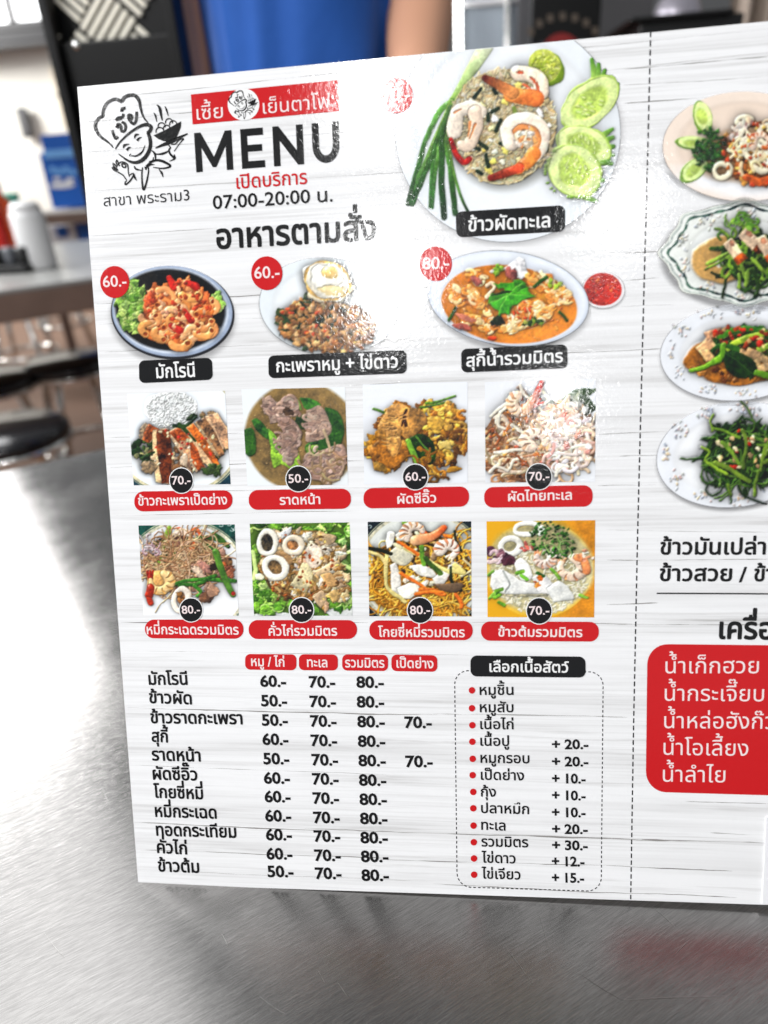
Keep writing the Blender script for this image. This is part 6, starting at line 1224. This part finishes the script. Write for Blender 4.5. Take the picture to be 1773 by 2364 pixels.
for s in (-1, 1): tube('sleeve', [(s * .12, 0, 1.45), (s * .17, 0, 1.44), (s * .20, 0, 1.40), (s * .215, 0, 1.355)], [.07, .078, .072, .072], SHIRT, ts, 18)
tr = tube('trousers', [(-.11, .02, .1), (-.11, 0, .48), (-.10, 0, .80), (-.06, 0, .90)], [.06, .075, .10, .11], TROU, per, 18); tube('trouser_leg', [(.11, .02, .1), (.11, 0, .48), (.10, 0, .80), (.06, 0, .90)], [.06, .075, .10, .11], TROU, tr, 18)
for s, hx, hy, hz in ((1, .155, -.215, .985), (-1, -.20, -.135, .91)):
    for k in range(4): tube('finger', [(hx + s * (.012 * k - .02), hy, hz), (hx + s * (.012 * k - .02), hy - .027, hz - .027), (hx + s * (.012 * k - .021), hy - .033, hz - .057 - .004 * k)], [.008, .0075, .006], SKIN, per, 8)
    tube('finger', [(hx - s * .03, hy + .02, hz), (hx - s * .04, hy - .005, hz - .015), (hx - s * .04, hy - .02, hz - .035)], [.010, .009, .007], SKIN, per, 8)
hd = lathe('hair', [(.09, 1.64), (.098, 1.68), (.09, 1.74), (.06, 1.78), (.01, 1.792)], HAIR, per, 24, (0, .008, 0))
for s in (-1, 1): lathe('eye', [(.002, 0), (.009, .003), (.009, .009), (.002, .012)], new_mat('eye', (.02, .02, .02), .2), per, 10, (s * .032, -.115, 1.64))
tube('nose', [(0, -.115, 1.64), (0, -.13, 1.578), (0, -.122, 1.57)], [.008, .012, .01], SKIN, per, 8); tube('mouth', [(-.02, -.112, 1.585), (0, -.118, 1.583), (.02, -.112, 1.585)], [.003, .005, .003], mottled('lips', srgb(.65, .38, .34), .5), per, 8)

# ------------------------------------------------------------------ back right: lit door frame, pale glass, dark sign
LED = new_mat('led_white', (1, 1, 1), .4); _b = LED.node_tree.nodes['Principled BSDF']; _b.inputs['Emission Color'].default_value = (1, 1, .97, 1); _b.inputs['Emission Strength'].default_value = 6
Yg = 2.1
def upright(name, lab, cat, x0, x1, Y, mat, zt, zb, part, th=.04, extra=None):
    a, b = pk(x0, 40, Y), pk(x1, 40, Y); o = empty(name, ((a.x + b.x) / 2, Y, zb)); tag(o, lab, cat); local(box(part, ((a.x + b.x) / 2, Y + th / 2, (zt + zb) / 2), (b.x - a.x, th, zt - zb), mat), o); return o, a, b
CAB = mottled('cabinet_grey', srgb(.62, .66, .70), .25, .2, 3, .1)
o, a, b = upright('glass_cabinet', 'pale blue-grey glass cabinet to the right of the person', 'cabinet', 1068, 1195, Yg, CAB, 1.3, -.75, 'door_glass', .05)
local(box('door_rail', ((a.x + b.x) / 2, Yg - .01, pk(1120, 8, Yg).z), (b.x - a.x, .02, .012), WHT), o); local(box('handle', (b.x - .03, Yg - .02, .55), (.015, .03, .22), CHR), o)
o, a, b = upright('led_strip', 'glowing white LED strip along the cabinet edge', 'light strip', 1050, 1066, Yg - .02, FRM, 1.3, -.2, 'channel', .02)
zz = .2
while zz < 1.28: local(box('diode', ((a.x + b.x) / 2, Yg - .025, zz), (b.x - a.x, .008, .012), LED, None, .002), o); zz += .0155
o, a, b = upright('dark_cabinet_post', 'dark grey upright between the pale cabinet and the black sign', 'post', 1195, 1226, Yg - .04, POST, 1.3, -.75, 'post_shaft'); local(box('base_plate', ((a.x + b.x) / 2, Yg - .02, -.74), (.09, .09, .018), POST), o)
Ys = 1.75
sg = empty('black_sign', pk(1300, 100, Ys)); tag(sg, 'black sign with a red dome and cream arc behind the menu', 'sign')
local(slab_px('sign_board', 1226, -190, 1385, 320, Ys, BLK, th=.03), sg)
REDM = mottled('sign_red', srgb(.60, .07, .07), .4, 0, 12, .12); CRM = mottled('sign_cream', srgb(.40, .35, .30), .5, 0, 40, .5); SILV = mottled('sign_silver', srgb(.22, .22, .25), .4, .3, 20, .1)
def px_fan(name, P, Y, mat, par): local(mesh_obj(name, [tuple(pk(x, y, Y)) for x, y in P], [tuple(range(len(P)))], mat), par)
px_fan('red_dome', [tuple(p) for p in arc(1297, 138, 50, 62, 0, 350, 30)], Ys - .006, REDM, sg); px_fan('silver_edge', [(1248, 96), (1340, 90), (1352, 112), (1240, 118)], Ys - .004, SILV, sg)
for k in range(7):
    a = math.radians(215 + k * 18); x, y = 1300 + 92 * math.cos(a), 122 + 84 * math.sin(a); px_fan('cream_letter', [(x - 7, y - 9), (x + 7, y - 10), (x + 8, y + 8), (x - 6, y + 9)], Ys - .004, CRM, sg)
GW = mottled('grey_wall_paint', srgb(.52, .53, .54), .6, 0, 2, .12)
bw = mesh_obj('back_wall', [(-7, 8.5, -.75), (7, 8.5, -.75), (7, 8.5, 3.2), (-7, 8.5, 3.2)], [(0, 1, 2, 3)], GW); bw['kind'] = 'structure'
gp = empty('grey_partition', pk(1420, 100, 2.6)); tag(gp, 'mid grey partition panel right of the black sign', 'partition'); local(slab_px('panel', 1380, -260, 1500, 420, 2.6, POST, th=.04), gp); local(slab_px('panel_cap', 1376, -275, 1504, -255, 2.59, FRM, th=.06), gp)
Yk = 1.5
ck = empty('black_counter', pk(1540, 90, Yk)); tag(ck, 'black counter top at the upper right behind the menu', 'counter'); local(slab_px('counter_front', 1462, 40, 1690, 420, Yk, BLKP, th=.35), ck); local(slab_px('counter_top', 1455, 28, 1697, 42, Yk - .02, BLKP, th=.40), ck)
p = pk(1612, 62, Yk - .06); k = (p - CAM).length / FPX; pot = empty('steel_bowl', (p.x, Yk + .1, pk(1600, 30, Yk).z)); tag(pot, 'upturned pale steel bowl resting on the black counter', 'bowl')
lathe('bowl_shell', [(46 * k, .0), (45 * k, 10 * k), (38 * k, 30 * k), (22 * k, 44 * k), (4 * k, 48 * k)], mottled('pale_steel', srgb(.72, .70, .74), .3, .6, 12, .1), pot, 28); lathe('bowl_foot', [(14 * k, 46 * k), (15 * k, 52 * k), (13 * k, 53 * k)], SILV, pot, 20)
BEI = mottled('beige_cloth', srgb(.66, .60, .55), .8, 0, 6, .12)
cu = empty('beige_curtain', pk(1740, 200, 2.0)); tag(cu, 'beige curtain in the top right corner behind the menu', 'curtain')
V, F = [], []; x0, x1 = pk(1688, 20, 2.0).x, pk(2000, 20, 2.0).x; n = 60
for i in range(n + 1):
    t = i / n; V += [(x0 + (x1 - x0) * t, 2.0 + .025 * math.sin(t * 40), 1.3), (x0 + (x1 - x0) * t, 2.0 + .03 * math.sin(t * 40 + .4), -.6)]
for i in range(n): F.append((2 * i, 2 * i + 1, 2 * i + 3, 2 * i + 2))
local(mesh_obj('curtain_cloth', V, F, BEI, None, True), cu); local(tube('rail', [(x0 - .05, 2.0, 1.31), (x1, 2.0, 1.31)], .012, CHR), cu)
bpy.context.view_layer.update()
